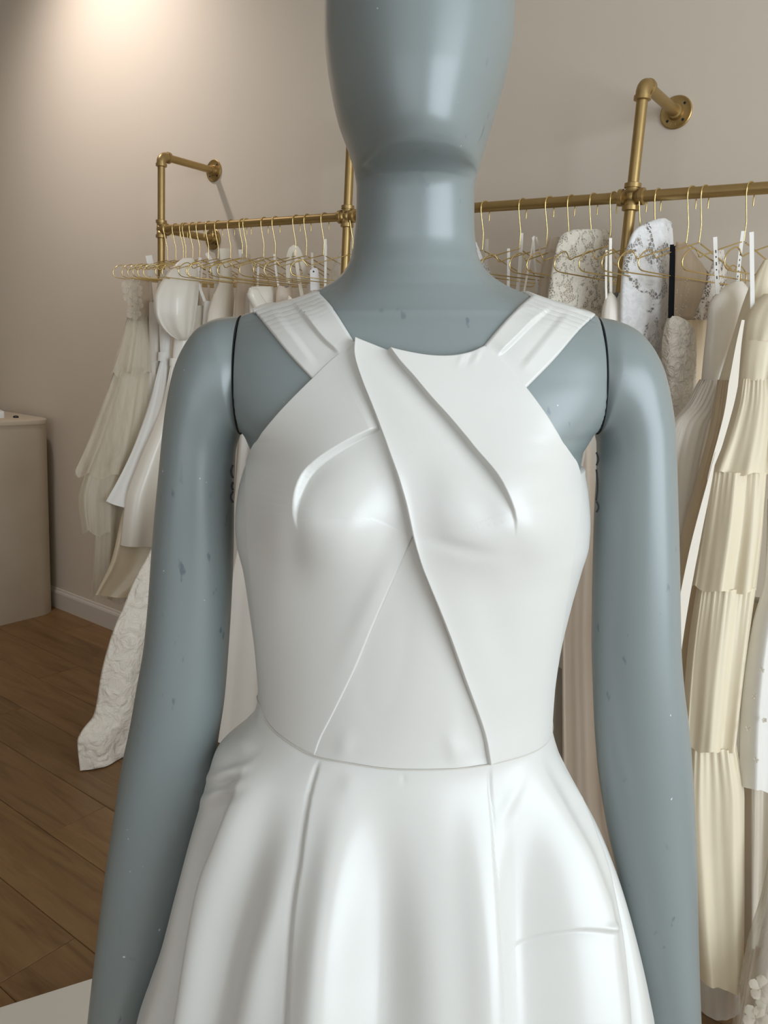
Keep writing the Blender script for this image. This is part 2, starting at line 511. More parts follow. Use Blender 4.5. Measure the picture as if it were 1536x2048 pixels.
mb = MB(); rounded_slab(mb, CT, -1.604, 0.074, -0.624, 0.024, CH - 0.022, CH, 0.104, 0.008); autosmooth(mb.build('top_slab', MT['counter'], ctr))
adopt(ctr, tuple(CT(-0.6, -0.3, 0)))

def px_box(name, label, cat, px0, px1, y0, z, h, depth, mat, bev=0.004):
    """small box standing at height z, its front foot seen from px0 to px1"""
    p0, p1 = atz(px0, y0, z), atz(px1, y0, z)
    d = p1 - p0; L = np.linalg.norm(d[:2]); ex = np.array([d[0], d[1], 0]) / L; ey = np.array([-ex[1], ex[0], 0])
    fn = lambda a, b, zz: np.array([p0[0], p0[1], 0]) + a * ex + b * ey + zz * Z3
    mb = MB(); rounded_slab(mb, fn, 0, L, 0, depth, z, z + h, min(0.012, h * 0.3), bev)
    return tag(autosmooth(mb.build(name, mat)), label, cat)
wb = px_box('card_box', 'small white card box on the far end of the plaster counter', 'box', -30, 10, 836, CH, 0.032, 0.10, MT['white_box'])
mb = MB()
sd0 = atz(28, 836, CH)
mb.lathe(sd0 + np.array([0, 0.02, 0]), (0, 0, 1), [(0, 0.012), (0.004, 0.0135), (0.007, 0.012), (0.010, 0.0075), (0.011, 0.002)])
tag(autosmooth(mb.build('stamp', MT['black_plastic'])), 'small black rounded object lying beside the white box on the counter', 'desk item')

# ------------------------------------------------------------------ white podium under the mannequin
e0, e1 = atz(187, 1962, 0.06), atz(0, 2021, 0.06)
ed = (e0 - e1) / np.linalg.norm(e0 - e1); en = np.array([ed[1], -ed[0], 0])
pod = thing('podium', 'low white podium whose edge shows on the floor beside the mannequin', 'podium')
PD = lambda a, b, z: e1 + a * ed + b * en + (z - 0.06) * Z3
mb = MB(); rounded_slab(mb, PD, -0.3, 1.12, 0, 1.25, 0.0, 0.048, 0.02); autosmooth(mb.build('base', MT['podium'], pod))
mb = MB(); rounded_slab(mb, PD, -0.31, 1.13, -0.01, 1.26, 0.048, 0.06, 0.025, 0.003); autosmooth(mb.build('top', MT['podium'], pod))
adopt(pod, tuple(PD(0.4, 0.6, 0)))

# ------------------------------------------------------------------ pipe rack on the wall
RH, RT, RD, RU, RS = 1.804, 2.059, 0.254, -2.544, 0.892     # rail height, top arm height, stand-off, first post, spacing
PR = 0.0134
rack = thing('pipe_rack', 'brass coloured pipe rail fixed to the wall carrying the hung gowns', 'clothes rail', tuple(W(RU, RD, 0)))
def pipe(name, pts, r=PR, n=20):
    mb = MB(); mb.tube(pts, r, n)
    return child(autosmooth(mb.build(name, MT['gold'])), rack)
def child(o, root):
    """parent without moving; the root stands unrotated at its location"""
    o.parent = root
    o.matrix_parent_inverse = Matrix.Translation(-root.location)
    return o
def collar(mb, p, d, r=PR * 1.45, L=0.012):
    d = np.asarray(d, float)
    mb.lathe(p, d, [(0, PR * 1.2), (0.001, r), (L, r), (L + 0.002, PR * 1.28), (L + 0.010, PR * 1.26)], 24)
def fitting(name, p, dirs):
    """elbow, tee or cross: a rounded body with a collar at each mouth"""
    mb = MB(); p = np.asarray(p, float)
    mb.lathe(p - 0.017 * Z3, Z3, [(0, 0.004), (0.004, 0.0125), (0.010, 0.0165), (0.017, 0.018), (0.024, 0.0165), (0.030, 0.0125), (0.034, 0.004)], 24)
    for d in dirs:
        d = np.asarray(d, float)
        mb.lathe(p, d, [(0, PR * 1.2), (0.020, PR * 1.25), (0.021, PR * 1.5), (0.031, PR * 1.5), (0.033, PR * 1.05)], 24)
    return child(autosmooth(mb.build(name, MT['gold'])), rack)
def elbow(p, d0, d1):
    mb = MB(); p = np.asarray(p, float)
    t = np.linspace(0, math.pi / 2, 10)
    c = p + 0.022 * np.asarray(d0) + 0.022 * np.asarray(d1)
    arc = [c - 0.022 * (np.cos(x) * np.asarray(d1) + np.sin(x) * np.asarray(d0)) for x in t]
    arc = [arc[0] + 0.006 * np.asarray(d0)] + arc + [arc[-1] + 0.006 * np.asarray(d1)]
    mb.tube(arc, PR * 1.28, 20)
    for q, d in ((arc[0], d0), (arc[-1], d1)):
        mb.lathe(q - 0.002 * np.asarray(d), d, [(0, PR * 1.25), (0.001, PR * 1.5), (0.010, PR * 1.5), (0.012, PR * 1.05)], 24)
    return child(autosmooth(mb.build('elbow', MT['gold'])), rack)
def flange(p, d):
    d = np.asarray(d, float)
    mb = MB()
    mb.lathe(p, d, [(0, 0.041), (0.0045, 0.0415), (0.0065, 0.039), (0.0058, 0.034), (0.0052, 0.030), (0.0060, 0.0205), (0.0095, 0.0195), (0.020, 0.0185), (0.0215, 0.0135)], 36)
    a, b_ = U3, Z3
    # cast marks between the holes, too worn to read
    for k, t in enumerate((238, 250, 262, 274)):
        t = math.radians(t); q = p + d * 0.0056 + 0.0295 * (math.cos(t) * a + math.sin(t) * b_)
        e = 0.0028 * (math.cos(t + 0.25 * (-1) ** k) * a + math.sin(t + 0.25 * (-1) ** k) * b_)
        mb.tube([q - e, q + e], 0.0006, 5)
    o = child(autosmooth(mb.build('flange', MT['gold'])), rack)
    for t in (45, 135, 225, 315):
        t = math.radians(t)
        h = MB(); h.lathe(p + d * 0.0045 + 0.0285 * (math.cos(t) * a + math.sin(t) * b_), d, [(0, 0.0036), (0.00135, 0.0036), (0.0014, 0.0028)], 12)
        h.build('screw_hole', MT['dark_gap'], o)
    return o
NP = 4
for k in range(NP):
    u = RU + k * RS
    pipe('upright_pipe', [W(u, RD, 0.012), W(u, RD, RH - 0.03)])
    pipe('upright_pipe', [W(u, RD, RH + 0.03), W(u, RD, RT - 0.03)])
    mb = MB(); mb.lathe(W(u, RD, 0), Z3, [(0, 0.041), (0.006, 0.041), (0.008, 0.02), (0.02, 0.0185), (0.021, 0.0135)], 28)
    child(autosmooth(mb.build('floor_flange', MT['gold'])), rack)
    elbow(W(u, RD, RT), -Z3, -N3)
    pipe('wall_arm', [W(u, RD - 0.02, RT), W(u, 0.01, RT)])
    flange(W(u, 0, RT), N3)
    d = [Z3, -Z3]
    if k > 0: d.append(-U3)
    if k < NP - 1: d.append(U3)
    if k in (0, NP - 1): d.append(-N3)
    fitting('cross_fitting', W(u, RD, RH), d)
    if k < NP - 1: pipe('rail_pipe', [W(u + 0.02, RD, RH), W(u + RS - 0.02, RD, RH)])
    if k in (0, NP - 1):
        pipe('wall_arm', [W(u, RD - 0.02, RH), W(u, 0.01, RH)]); flange(W(u, 0, RH), N3)

# ------------------------------------------------------------------ mannequin
# rings of the torso: photograph row, left and right outline, distance of the axis, front and back half depth, side flattening
TORSO = np.array([
    (-190, 800, 880, .690, .020, .020, 1), (-180, 760, 915, .690, .045, .045, 1), (-150, 712, 962, .690, .072, .072, 1), (-100, 674, 1000, .690, .090, .090, 1), (-40, 652, 1021, .688, .100, .098, 1),
    (20, 647, 1027, .686, .104, .102, 1), (80, 648, 1025, .686, .105, .101, 1), (140, 654, 1015, .686, .105, .097, 1), (200, 664, 1000, .686, .105, .088, 1),
    (250, 676, 985, .688, .105, .076, 1), (300, 694, 970, .691, .104, .064, 1), (325, 702, 962, .693, .101, .059, 1), (342, 707, 957, .695, .096, .056, 1),
    (352, 709, 954, .697, .086, .054, 1), (358, 710, 952, .698, .072, .053, 1), (364, 711, 951, .698, .062, .053, 1), (374, 712, 950, .699, .055, .053, 1), (400, 712, 949, .700, .051, .053, 1),
    (440, 711, 949, .702, .050, .053, 1), (480, 707, 951, .704, .050, .053, 1), (510, 702, 956, .705, .052, .053, 1), (530, 695, 964, .706, .055, .054, 1), (548, 684, 977, .707, .0585, .055, 1),
    (562, 669, 994, .707, .061, .056, 1), (576, 647, 1018, .707, .063, .057, 1.0), (590, 616, 1052, .706, .0645, .058, 1.0), (602, 582, 1092, .705, .0655, .059, 1.0), (613, 546, 1132, .704, .0665, .060, 1.0),
    (622, 517, 1161, .703, .067, .060, 1.0), (630, 490, 1186, .702, .0675, .061, 1.01), (637, 484, 1191, .702, .068, .062, 1.03), (655, 483, 1192, .701, .070, .064, 1.09), (700, 483, 1192, .700, .076, .070, 1.16),
    (760, 483, 1191, .700, .085, .076, 1.17), (810, 484, 1190, .700, .092, .080, 1.12), (850, 487, 1186, .700, .098, .084, 1.05), (872, 493, 1179, .700, .101, .086, 1.01), (905, 501, 1166, .700, .104, .088, 1.0),
    (940, 489, 1166, .700, .106, .090, 1), (980, 479, 1172, .700, .107, .091, 1), (1040, 473, 1176, .700, .107, .091, 1), (1080, 476, 1174, .700, .106, .090, 1), (1130, 488, 1160, .700, .104, .089, 1),
    (1200, 499, 1140, .700, .100, .087, 1), (1300, 512, 1117, .700, .095, .084, 1), (1400, 519, 1104, .700, .091, .083, 1), (1460, 520, 1100, .700, .091, .084, 1), (1520, 505, 1118, .700, .096, .090, 1),
    (1600, 478, 1140, .700, .104, .100, 1), (1700, 462, 1152, .700, .110, .108, 1), (1760, 470, 1140, .700, .104, .100, 1), (1800, 520, 1090, .700, .080, .078, 1), (1820, 640, 960, .700, .035, .035, 1)], float)
BUST = [(-0.50, 985, .30, 105, 80, .024), (0.49, 990, .30, 105, 80, .024)]
_ty = TORSO[:, 0]
def ring_params(tab, y):
    return [pchip(tab[:, 0], tab[:, k], y) for k in range(1, tab.shape[1])]
def torso(th, y, bust=True):
    """point of the torso surface: angle th (0 front, + right), ring row y"""
    th, y = np.broadcast_arrays(np.asarray(th, float), np.asarray(y, float))
    xl, xr, Yc, df, db, e = ring_params(TORSO, y)
    PL, PRt = at(xl, y, Yc), at(xr, y, Yc)
    C, A = (PL + PRt) / 2, (PRt - PL) / 2 / 1.008
    s, c = np.sin(th), np.cos(th)
    sx = np.clip(e * s, -1, 1)
    dep = np.where(c > 0, df, db) * c
    # the slope from the neck to the shoulders runs out softly on the chest
    m = (c > 0) & (y > 500) & (y < 800)
    if m.any():
        xo = (sx * (xr - xl) / 2)[m]; ym = y[m]; acc = np.zeros_like(xo); ws = 0
        for k_ in range(-80, 81, 10):
            w_ = math.exp(-(k_ / 45) ** 2)
            q = ring_params(TORSO, ym + k_)
            sk_ = np.clip(xo / ((q[1] - q[0]) / 2) / q[5], -1, 1)
            acc += w_ * q[3] * np.sqrt(1 - sk_ ** 2); ws += w_
        f = smooth(c[m], 0.0, 0.55) * smooth(ym, 500, 540) * (1 - smooth(ym, 740, 800))
        dep = dep.copy(); dep[m] = dep[m] * (1 - f) + acc / ws * f
    if bust:
        for sc0, yb, wx, wu, wd, B in BUST:
            dep = dep + np.where(c > 0, B * np.exp(-((sx - sc0) / wx) ** 2 - np.where(y < yb, (y - yb) / wu, (y - yb) / wd) ** 2), 0) * np.clip(c * 3, 0, 1)
    P = C + A * sx[..., None]
    P[..., 1] -= dep
    return P

def normal_of(fn, th, y, ev=2.0):
    dt = fn(th + 0.01, y) - fn(th - 0.01, y)
    dy = fn(th, y + ev) - fn(th, y - ev)
    n = np.cross(dt, dy)
    n /= np.linalg.norm(n, axis=-1)[..., None] + 1e-15
    return n

def inv(fn, px, py, y0=None, cx=822., hw=345., lim=1.50):
    """which (angle, row) of the front of a surface a photograph pixel shows"""
    px, py = np.asarray(px, float), np.asarray(py, float)
    th = np.arcsin(np.clip((px - cx) / hw * 0.88, -0.97, 0.97)); y = 702 + (py - 702) * 0.86
    if y0 is not None: y = np.full_like(px, y0)
    for _ in range(30):
        p = proj(fn(th, y)); r = p - np.stack([px, py], -1)
        jt = (proj(fn(th + 0.004, y)) - proj(fn(th - 0.004, y))) / 0.008
        jy = (proj(fn(th, y + 1)) - proj(fn(th, y - 1))) / 2
        det = jt[..., 0] * jy[..., 1] - jt[..., 1] * jy[..., 0]
        det = np.where(np.abs(det) < 8, np.sign(det) * 8 + (det == 0) * 8, det)
        dth = (r[..., 0] * jy[..., 1] - r[..., 1] * jy[..., 0]) / det
        dy = (jt[..., 0] * r[..., 1] - jt[..., 1] * r[..., 0]) / det
        th = np.clip(th - np.clip(dth, -0.2, 0.2), -lim, lim)
        y = y - np.clip(dy, -60, 60)
    return th, y

man = thing('mannequin', 'slate blue shop mannequin with a faceless head and jointed arms in the foreground', 'mannequin')
ys = np.unique(np.concatenate([np.linspace(-190, 330, 70), np.linspace(330, 380, 34), np.linspace(380, 540, 30), np.linspace(540, 650, 56), np.linspace(650, 905, 60), np.linspace(905, 1820, 130)]))
nth = 160
TH = np.linspace(-np.pi, np.pi, nth, endpoint=False)
gy, gt = np.meshgrid(ys, TH, indexing='ij')
P = torso(gt, gy)
shrink = np.clip((gy - 890) / 60, 0, 1) * 0.0045          # the dress lies over the body from here down
P = P + normal_of(torso, gt, gy) * shrink[..., None]
n0 = len(P.reshape(-1, 3))
V = np.concatenate([P.reshape(-1, 3), P[:1].mean(axis=1), P[-1:].mean(axis=1)])
caps = np.array([(n0, (j + 1) % nth, j) for j in range(nth)] + [(n0 + 1, n0 - nth + j, n0 - nth + (j + 1) % nth) for j in range(nth)])
body = recalc(mesh_obj('body', V, [grid_faces(len(ys), nth, True), caps], MT['skin'], man))
foot = P[-1].mean(axis=0)
mb = MB(); mb.tube([foot + 0.02 * Z3, np.array([foot[0], foot[1], 0.075])], 0.014, 16)
MT['steel'] = Mat('brushed_steel', (0.5, 0.5, 0.5), 0.3, 1.0).m
autosmooth(mb.build('support_rod', MT['steel'], man))
mb = MB(); mb.lathe((foot[0], foot[1], 0.0605), Z3, [(0, 0.16), (0.006, 0.16), (0.010, 0.155), (0.014, 0.03), (0.03, 0.02)], 48)
autosmooth(mb.build('base_plate', MT['steel'], man))

def arm(side, outer, inner, name='arm'):
    """paired outlines: every ring spans from the outer to the inner outline"""
    k = len(outer)
    o_, i_ = np.array(outer, float), np.array(inner, float)
    t = np.linspace(0, 1, k)
    m = 150
    tt = np.linspace(0, 1, m)
    # denser near the shoulder
    oo = np.stack([pchip(t, o_[:, 0], tt), pchip(t, o_[:, 1], tt)], 1)
    ii = np.stack([pchip(t, i_[:, 0], tt), pchip(t, i_[:, 1], tt)], 1)
    ym = (oo[:, 1] + ii[:, 1]) / 2
    Yc = pchip([600, 750, 900, 1300, 1700, 2060], [.702, .702, .704, .712, .726, .735], np.clip(ym, 600, 2060))
    PO, PI = at(oo[:, 0], oo[:, 1], Yc), at(ii[:, 0], ii[:, 1], Yc)
    C, A = (PO + PI) / 2, (PO - PI) / 2 / 1.0
    half = np.linalg.norm(A, axis=1)
    dep = pchip([0, 0.06, 0.2, 0.32, 0.45, 0.7, 0.9, 1.0], [.040, .044, .042, .039, .0375, .035, .028, .022], tt)
    ang = np.linspace(0, 2 * np.pi, 72, endpoint=False)
    P = C[:, None] + A[:, None] * np.cos(ang)[None, :, None]
    P[..., 1] -= dep[:, None] * np.sin(ang)[None]
    # palm and fingers below the picture
    last = P[-1]; c = last.mean(axis=0); prev = P[-8].mean(axis=0)
    d = (c - prev); d /= np.linalg.norm(d)
    rows = [P]
    wv, dv = A[-1] / half[-1], np.array([0, -1.0, 0])
    for s_, w_, h_ in ((0.02, .024, .020), (0.045, .030, .017), (0.07, .036, .015), (0.09, .037, .013), (0.10, .034, .010)):
        rows.append((c + d * s_ + wv * 0 + (w_ * np.sin(ang))[:, None] * dv + (h_ * np.cos(ang))[:, None] * wv)[None])
    P = np.concatenate(rows)
    n = P.shape[0] * 72
    V = np.concatenate([P.reshape(-1, 3), C[:1], (c + d * 0.103)[None]])
    caps = np.array([(n, (j + 1) % 72, j) for j in range(72)] + [(n + 1, n - 72 + j, n - 72 + (j + 1) % 72) for j in range(72)])
    mb = MB(); mb.add(V, grid_faces(P.shape[0], 72, True)); mb.add(V, caps)
    for q, L in ((-.024, .060), (-.008, .072), (.008, .076), (.023, .068)):
        b0 = c + d * 0.088 + dv * q
        mb.tube([b0, b0 + d * (0.012 + L * 0.35), b0 + d * (0.012 + L * 0.7) - wv * side * 0 + dv * 0.002, b0 + d * (0.012 + L) + dv * 0.005, b0 + d * (0.016 + L) + dv * 0.006], [.0075, .0078, .0068, .0055, .002], 10)
    b0 = c + d * 0.035 + dv * 0.022
    mb.tube([b0, b0 + d * 0.025 + dv * 0.016, b0 + d * 0.05 + dv * 0.022, b0 + d * 0.066 + dv * 0.022], [.010, .0095, .008, .003], 10)
    a = recalc(mb.build(name, MT['skin'], man))
    # dark joint where the arm meets the shoulder
    ring0 = C[0] + A[0] * 0.992 * np.cos(ang)[:, None]
    ring0[:, 1] -= dep[0] * 0.992 * np.sin(ang)
    return a, ring0
LO = [(482, 632), (440, 636), (404, 651), (375, 684), (352, 734), (338, 795), (329, 860), (321, 940), (313, 1020), (306, 1100), (299, 1200), (290, 1290), (276, 1370), (262, 1450), (245, 1530), (228, 1640), (210, 1760), (195, 1880), (181, 2000), (174, 2060)]
LI = [(482, 868), (481, 869), (480, 871), (478, 875), (476, 881), (473, 890), (470, 905), (468, 945), (467, 1020), (466, 1100), (462, 1200), (456, 1300), (448, 1400), (436, 1480), (428, 1550), (402, 1650), (372, 1765), (338, 1885), (302, 1990), (286, 2055)]
RO = [(1193, 634), (1230, 641), (1268, 658), (1299, 690), (1322, 735), (1336, 790), (1345, 850), (1349, 930), (1352, 1020), (1355, 1110), (1357, 1200), (1359, 1290), (1365, 1370), (1374, 1440), (1382, 1530), (1388, 1640), (1392, 1760), (1395, 1880), (1399, 2000), (1402, 2060)]
RI = [(1192, 868), (1192, 869), (1193, 871), (1194, 875), (1195, 881), (1196, 888), (1196, 903), (1195, 950), (1191, 1020), (1188, 1110), (1186, 1200), (1185, 1290), (1187, 1370), (1190, 1450), (1196, 1530), (1212, 1640), (1236, 1750), (1262, 1880), (1285, 1990), (1292, 2055)]
armL, ringL = arm(-1, LO, LI)
armR, ringR = arm(1, RO, RI)
for r_ in (ringL, ringR):
    mb = MB(); mb.tube(np.concatenate([r_, r_[:2]]), 0.0008, 6, cap=False)
    mb.build('joint_gap', MT['dark_gap'], man)
# small dark wire catches on the inner side of both arms
for (ax, ay0, ay1, sgn) in ((466, 930, 1005, -1), (1193, 905, 1025, 1)):
    mb = MB()
    for y0, y1, w in ((ay0, ay0 + 26, 4), (ay0 + 34, ay1 - 24, 2.5), (ay1 - 22, ay1, 4.5)):
        pts = [at(ax + sgn * 1.0 * w * math.sin(k / 6 * math.pi), y0 + (y1 - y0) * k / 6, 0.672) for k in range(7)]
        mb.tube(pts, 0.0009, 6)
    mb.build('arm_catch', MT['dark_gap'], man)
adopt(man, (float(foot[0]), float(foot[1]), 0.06))

# ------------------------------------------------------------------ the gown on the mannequin
dress = thing('wedding_dress', 'white satin wedding dress with crossed draped bodice worn by the blue mannequin', 'dress')

def seg_dist(poly, px, py):
    """signed distance to a polyline and where along it (0..1); positive on the right hand of its direction of travel (image axes)"""
    a, b = poly[:-1], poly[1:]
    best = np.full(px.shape, 1e9); sd = np.zeros(px.shape); tp = np.zeros(px.shape)
    L = np.concatenate([[0], np.cumsum(np.linalg.norm(b - a, axis=1))])
    for k in range(len(a)):
        d = b[k] - a[k]; l2 = d @ d
        t = np.clip(((px - a[k][0]) * d[0] + (py - a[k][1]) * d[1]) / l2, 0, 1)
        qx, qy = px - (a[k][0] + t * d[0]), py - (a[k][1] + t * d[1])
        r = np.hypot(qx, qy)
        cr = d[0] * qy - d[1] * qx
        m = r < best
        best = np.where(m, r, best); sd = np.where(m, r * np.sign(cr), sd); tp = np.where(m, (L[k] + t * (L[k + 1] - L[k])) / L[-1], tp)
    return sd, tp

def crease(px, py, pts, hi, lo, whi, wlo, sign, f0=0.0, f1=0.0, step=3.0, n=26):
    """folded edge: high on one side, low on the other; f0/f1: share of its length over which it fades in / out"""
    d, t = seg_dist(curve(pts, n), px, py); d = d * sign
    up = hi * np.exp(-np.maximum(d, 0) / whi); dn = -lo * np.exp(-np.maximum(-d, 0) / wlo)
    h = dn + (up - dn) * smooth(d, -step, step)
    f = np.ones_like(t)
    if f0: f = f * smooth(t, 0, f0)
    if f1: f = f * (1 - smooth(t, 1 - f1, 1))
    # past the ends of the line the nearest point is the end itself: fade by distance
    return h * f

def bump2(px, py, x0, y0, wx, wy, h, rot=0.0):
    c, s = math.cos(math.radians(rot)), math.sin(math.radians(rot))
    dx, dy = px - x0, py - y0
    return h * np.exp(-((c * dx + s * dy) / wx) ** 2 - ((-s * dx + c * dy) / wy) ** 2)

def coons(c_top, c_bot, c_left, c_right, nu, nv):
    """fill between four (angle, row) curves"""
    T, Bt = curve(c_top, nv), curve(c_bot, nv)
    L, R_ = curve(c_left, nu), curve(c_right, nu)
    u = np.linspace(0, 1, nu)[:, None, None]; v = np.linspace(0, 1, nv)[None, :, None]
    p = (1 - u) * T[None] + u * Bt[None] + (1 - v) * L[:, None] + v * R_[:, None] \
        - ((1 - u) * (1 - v) * T[0] + (1 - u) * v * T[-1] + u * (1 - v) * Bt[0] + u * v * Bt[-1])
    return p[..., 0], p[..., 1]

def px_curve(pts, n=40):
    """photograph polyline -> (angle, row) polyline on the torso"""
    p = curve(pts, n)
    th, y = inv(torso, p[:, 0], p[:, 1])
    th_s = th.copy(); y_s = y.copy()
    th_s[1:-1] = (th[:-2] + 2 * th[1:-1] + th[2:]) / 4; y_s[1:-1] = (y[:-2] + 2 * y[1:-1] + y[2:]) / 4
    return np.stack([th_s, y_s * 1.0], 1)

SY = 0.004      # scale of rows against angles, so that chord lengths mean something in both
def _sc(c): return c * np.array([1, SY])

def panel(name, top, bot, left, right, nu, nv, h, relief, mat, roll=3.5, edges=(1, 1, 1, 1), thick=0.0012):
    """draped sheet over the torso; relief(px, py) is added to its height h; its edges roll down to the body"""
    th, y = coons(_sc(top), _sc(bot), _sc(left), _sc(right), nu, nv)
    y = y / SY
    base = torso(th, y)
    nrm = -normal_of(torso, th, y)
    out = base - np.array([0.02, 0.70, 0]); out[..., 2] = 0
    nrm *= np.sign((nrm * out).sum(-1))[..., None]
    p = proj(base); px, py = p[..., 0], p[..., 1]
    hh = (h(px, py) if callable(h) else h) + relief(px, py)
    def along(q, ax):
        d = np.linalg.norm(np.diff(q, axis=ax), axis=-1)
        z = np.zeros_like(np.take(d, [0], axis=ax))
        return np.concatenate([z, np.cumsum(d, axis=ax)], axis=ax)
    dv, du = along(p, 1), along(p, 0)
    e = np.full(px.shape, 1e9)
    if edges[0]: e = np.minimum(e, du)
    if edges[1]: e = np.minimum(e, du[-1:] - du)
    if edges[2]: e = np.minimum(e, dv)
    if edges[3]: e = np.minimum(e, dv[:, -1:] - dv)
    k = np.clip(e / roll, 0, 1)
    hh = np.maximum(hh, 0.0004) * np.sqrt(1 - (1 - k) ** 2 * 0.97)
    P = base + nrm * hh[..., None]
    o = mesh_obj(name, P.reshape(-1, 3), [grid_faces(nu, nv)], mat, dress)
    return o

# --- outlines read from the photograph
SEAM_L = [(632, 1511), (596, 1493), (554, 1462), (534, 1436), (524, 1408)]
SEAM_C = [(632, 1511), (700, 1524), (763, 1534), (825, 1537), (909, 1535), (974, 1527)]
SEAM_R = [(974, 1527), (1028, 1514), (1065, 1501), (1088, 1485), (1098, 1467)]
X_EDGE = [(713, 681), (711, 716), (724, 763), (742, 810), (760, 862), (779, 919), (805, 998), (825, 1071), (838, 1112), (857, 1165), (888, 1248), (924, 1352), (961, 1457), (974, 1527)]
NECK = [(713, 681), (742, 691), (778, 703), (815, 711), (857, 716), (898, 715), (935, 707), (966, 693)]
ARM_R = [(966, 693), (992, 711), (1023, 747), (1050, 775), (1091, 831), (1122, 883), (1150, 925)]
ARM_L = [(708, 685), (682, 706), (655, 729), (626, 758), (570, 815), (518, 878), (504, 909)]
LOW_L = [(736, 688), (744, 720), (768, 800), (797, 880), (822, 970), (838, 1030), (826, 1073), (815, 1097), (784, 1165), (752, 1238), (711, 1337), (669, 1425), (643, 1477), (632, 1511)]
CREASE_X = [(778, 703), (797, 731), (825, 763), (855, 799), (883, 831), (912, 865), (940, 899), (987, 956), (1012, 1001), (1025, 1035), (1028, 1075)]
CREASE_L = [(768, 858), (732, 875), (690, 899), (648, 930), (622, 961), (607, 995), (600, 1030), (604, 1062)]

seam_c = px_curve(SEAM_L[::-1] + SEAM_C[1:] + SEAM_R[1:], 90)
_o = np.argsort(seam_c[:, 0])
def waist_row(th):
    th = np.asarray(th, float)
    f = np.interp(th, seam_c[_o, 0], seam_c[_o, 1])
    return f

# --- bodice shell: side pieces, back and the plain triangle at the front
nth = 260
TH = np.linspace(-np.pi, np.pi, nth, endpoint=False)
wy = waist_row(np.clip(TH, -1.45, 1.45))
wl, wr = waist_row(-1.45), waist_row(1.45)
side = np.clip((np.abs(TH) - 1.45) / 0.6, 0, 1)
wy = np.where(np.abs(TH) > 1.45, np.where(TH < 0, wl, wr) * (1 - side) + (wl + wr) / 2 * side, wy)
top = np.where(TH < 0, 918.0, 930.0)
nv = 190
v = np.linspace(0, 1, nv)[:, None]
gy = top[None] * (1 - v) + wy[None] * v
gt = np.broadcast_to(TH[None], gy.shape)
base = torso(gt, gy); nrm = -normal_of(torso, gt, gy)
out = base - np.array([0.02, 0.70, 0]); out[..., 2] = 0
nrm *= np.sign((nrm * out).sum(-1))[..., None]
pp = proj(base)
hh = np.full(gy.shape, 0.0012)
hh += bump2(pp[..., 0], pp[..., 1], 770, 1300, 45, 140, -0.0022, 8) * (np.cos(gt) > 0)
hh += bump2(pp[..., 0], pp[..., 1], 690, 1490, 16, 26, 0.0012, 20) * (np.cos(gt) > 0) + bump2(pp[..., 0], pp[..., 1], 905, 1495, 14, 30, 0.0016, -15) * (np.cos(gt) > 0)
hh += bump2(pp[..., 0], pp[..., 1], 935, 1460, 14, 60, -0.0012, -18) * (np.cos(gt) > 0)
hh += 0.0006 * np.exp(-(v - 1) ** 2 / 0.0004)
hh = np.maximum(hh, 0.0003); hh[0] = -0.006; hh[1] = 0.0006
P = base + nrm * hh[..., None]
mesh_obj('bodice', P.reshape(-1, 3), [grid_faces(nv, nth, True)], MT['satin'], dress)

def h_left(px, py):
    d, _ = seg_dist(curve(CREASE_L, 16), px, py)
    return 0.0022 + 0.0046 * np.exp(-(d / 120) ** 2) * (1 - 0.8 * smooth(py, 1100, 1450))
def h_cross(px, py):
    d, _ = seg_dist(curve(X_EDGE, 24), px, py)
    return 0.0024 + 0.0092 * np.exp(-(d / 190) ** 2) * (1 - 0.8 * smooth(py, 1080, 1480))
# --- left draped panel
def relief_left(px, py):
    h = crease(px, py, CREASE_L, 0.0048, 0.0036, 80, 45, 1, 0.10, 0.35, 2.6)
    h += bump2(px, py, 596, 1075, 26, 60, -0.0022) + bump2(px, py, 645, 1020, 34, 50, -0.0014, 20)
    h += bump2(px, py, 700, 1060, 50, 90, 0.0040, 35) + bump2(px, py, 560, 1180, 40, 110, 0.0010, 15)
    h += bump2(px, py, 750, 1190, 20, 130, 0.0014, 25)
    return h
lt = px_curve([(708, 685), (722, 681), (736, 688)], 12)
lr = px_curve(LOW_L, 120)
lside = px_curve(ARM_L + [(501, 950), (500, 1029), (502, 1110), (511, 1220), (518, 1320), (523, 1400)], 120)
lb = px_curve(SEAM_L[::-1], 30)
lside[-1], lb[0] = (lside[-1] + lb[0]) / 2, (lside[-1] + lb[0]) / 2
lr[0], lr[-1] = lt[-1], lb[-1]; lt[0] = lside[0]
panel('left_draped_panel', lt, lb, lside, lr, 520, 260, h_left, relief_left, MT['satin'], 4.0)

# --- crossed panel over it
def relief_x(px, py):
    h = crease(px, py, CREASE_X, 0.0050, 0.0046, 90, 48, -1, 0.0, 0.3, 2.6)
    h += bump2(px, py, 1030, 1090, 30, 50, -0.0012) + bump2(px, py, 985, 1040, 34, 60, -0.0022, -25)
    h += bump2(px, py, 905, 1010, 45, 80, 0.0035, -15) + bump2(px, py, 925, 1085, 60, 14, -0.0016, 12)
    d, t = seg_dist(curve(X_EDGE, 40), px, py)
    h += 0.0022 * np.exp(-np.abs(d) / 14)
    h += bump2(px, py, 985, 1250, 40, 110, -0.0016, -12) + bump2(px, py, 1060, 1200, 40, 140, 0.0010, 5)
    for k, (x0, y0) in enumerate(((918, 725), (936, 722), (952, 715))): h += bump2(px, py, x0, y0, 5, 16, 0.0005 * (-1) ** k, 25)
    return h
xt = px_curve(NECK, 40)
xl_ = px_curve(X_EDGE, 120)
xr_ = px_curve(ARM_R + [(1160, 978), (1156, 1030), (1148, 1085), (1134, 1170), (1118, 1262), (1106, 1350), (1101, 1410), (1098, 1467)], 120)
xb = px_curve(SEAM_R, 30)
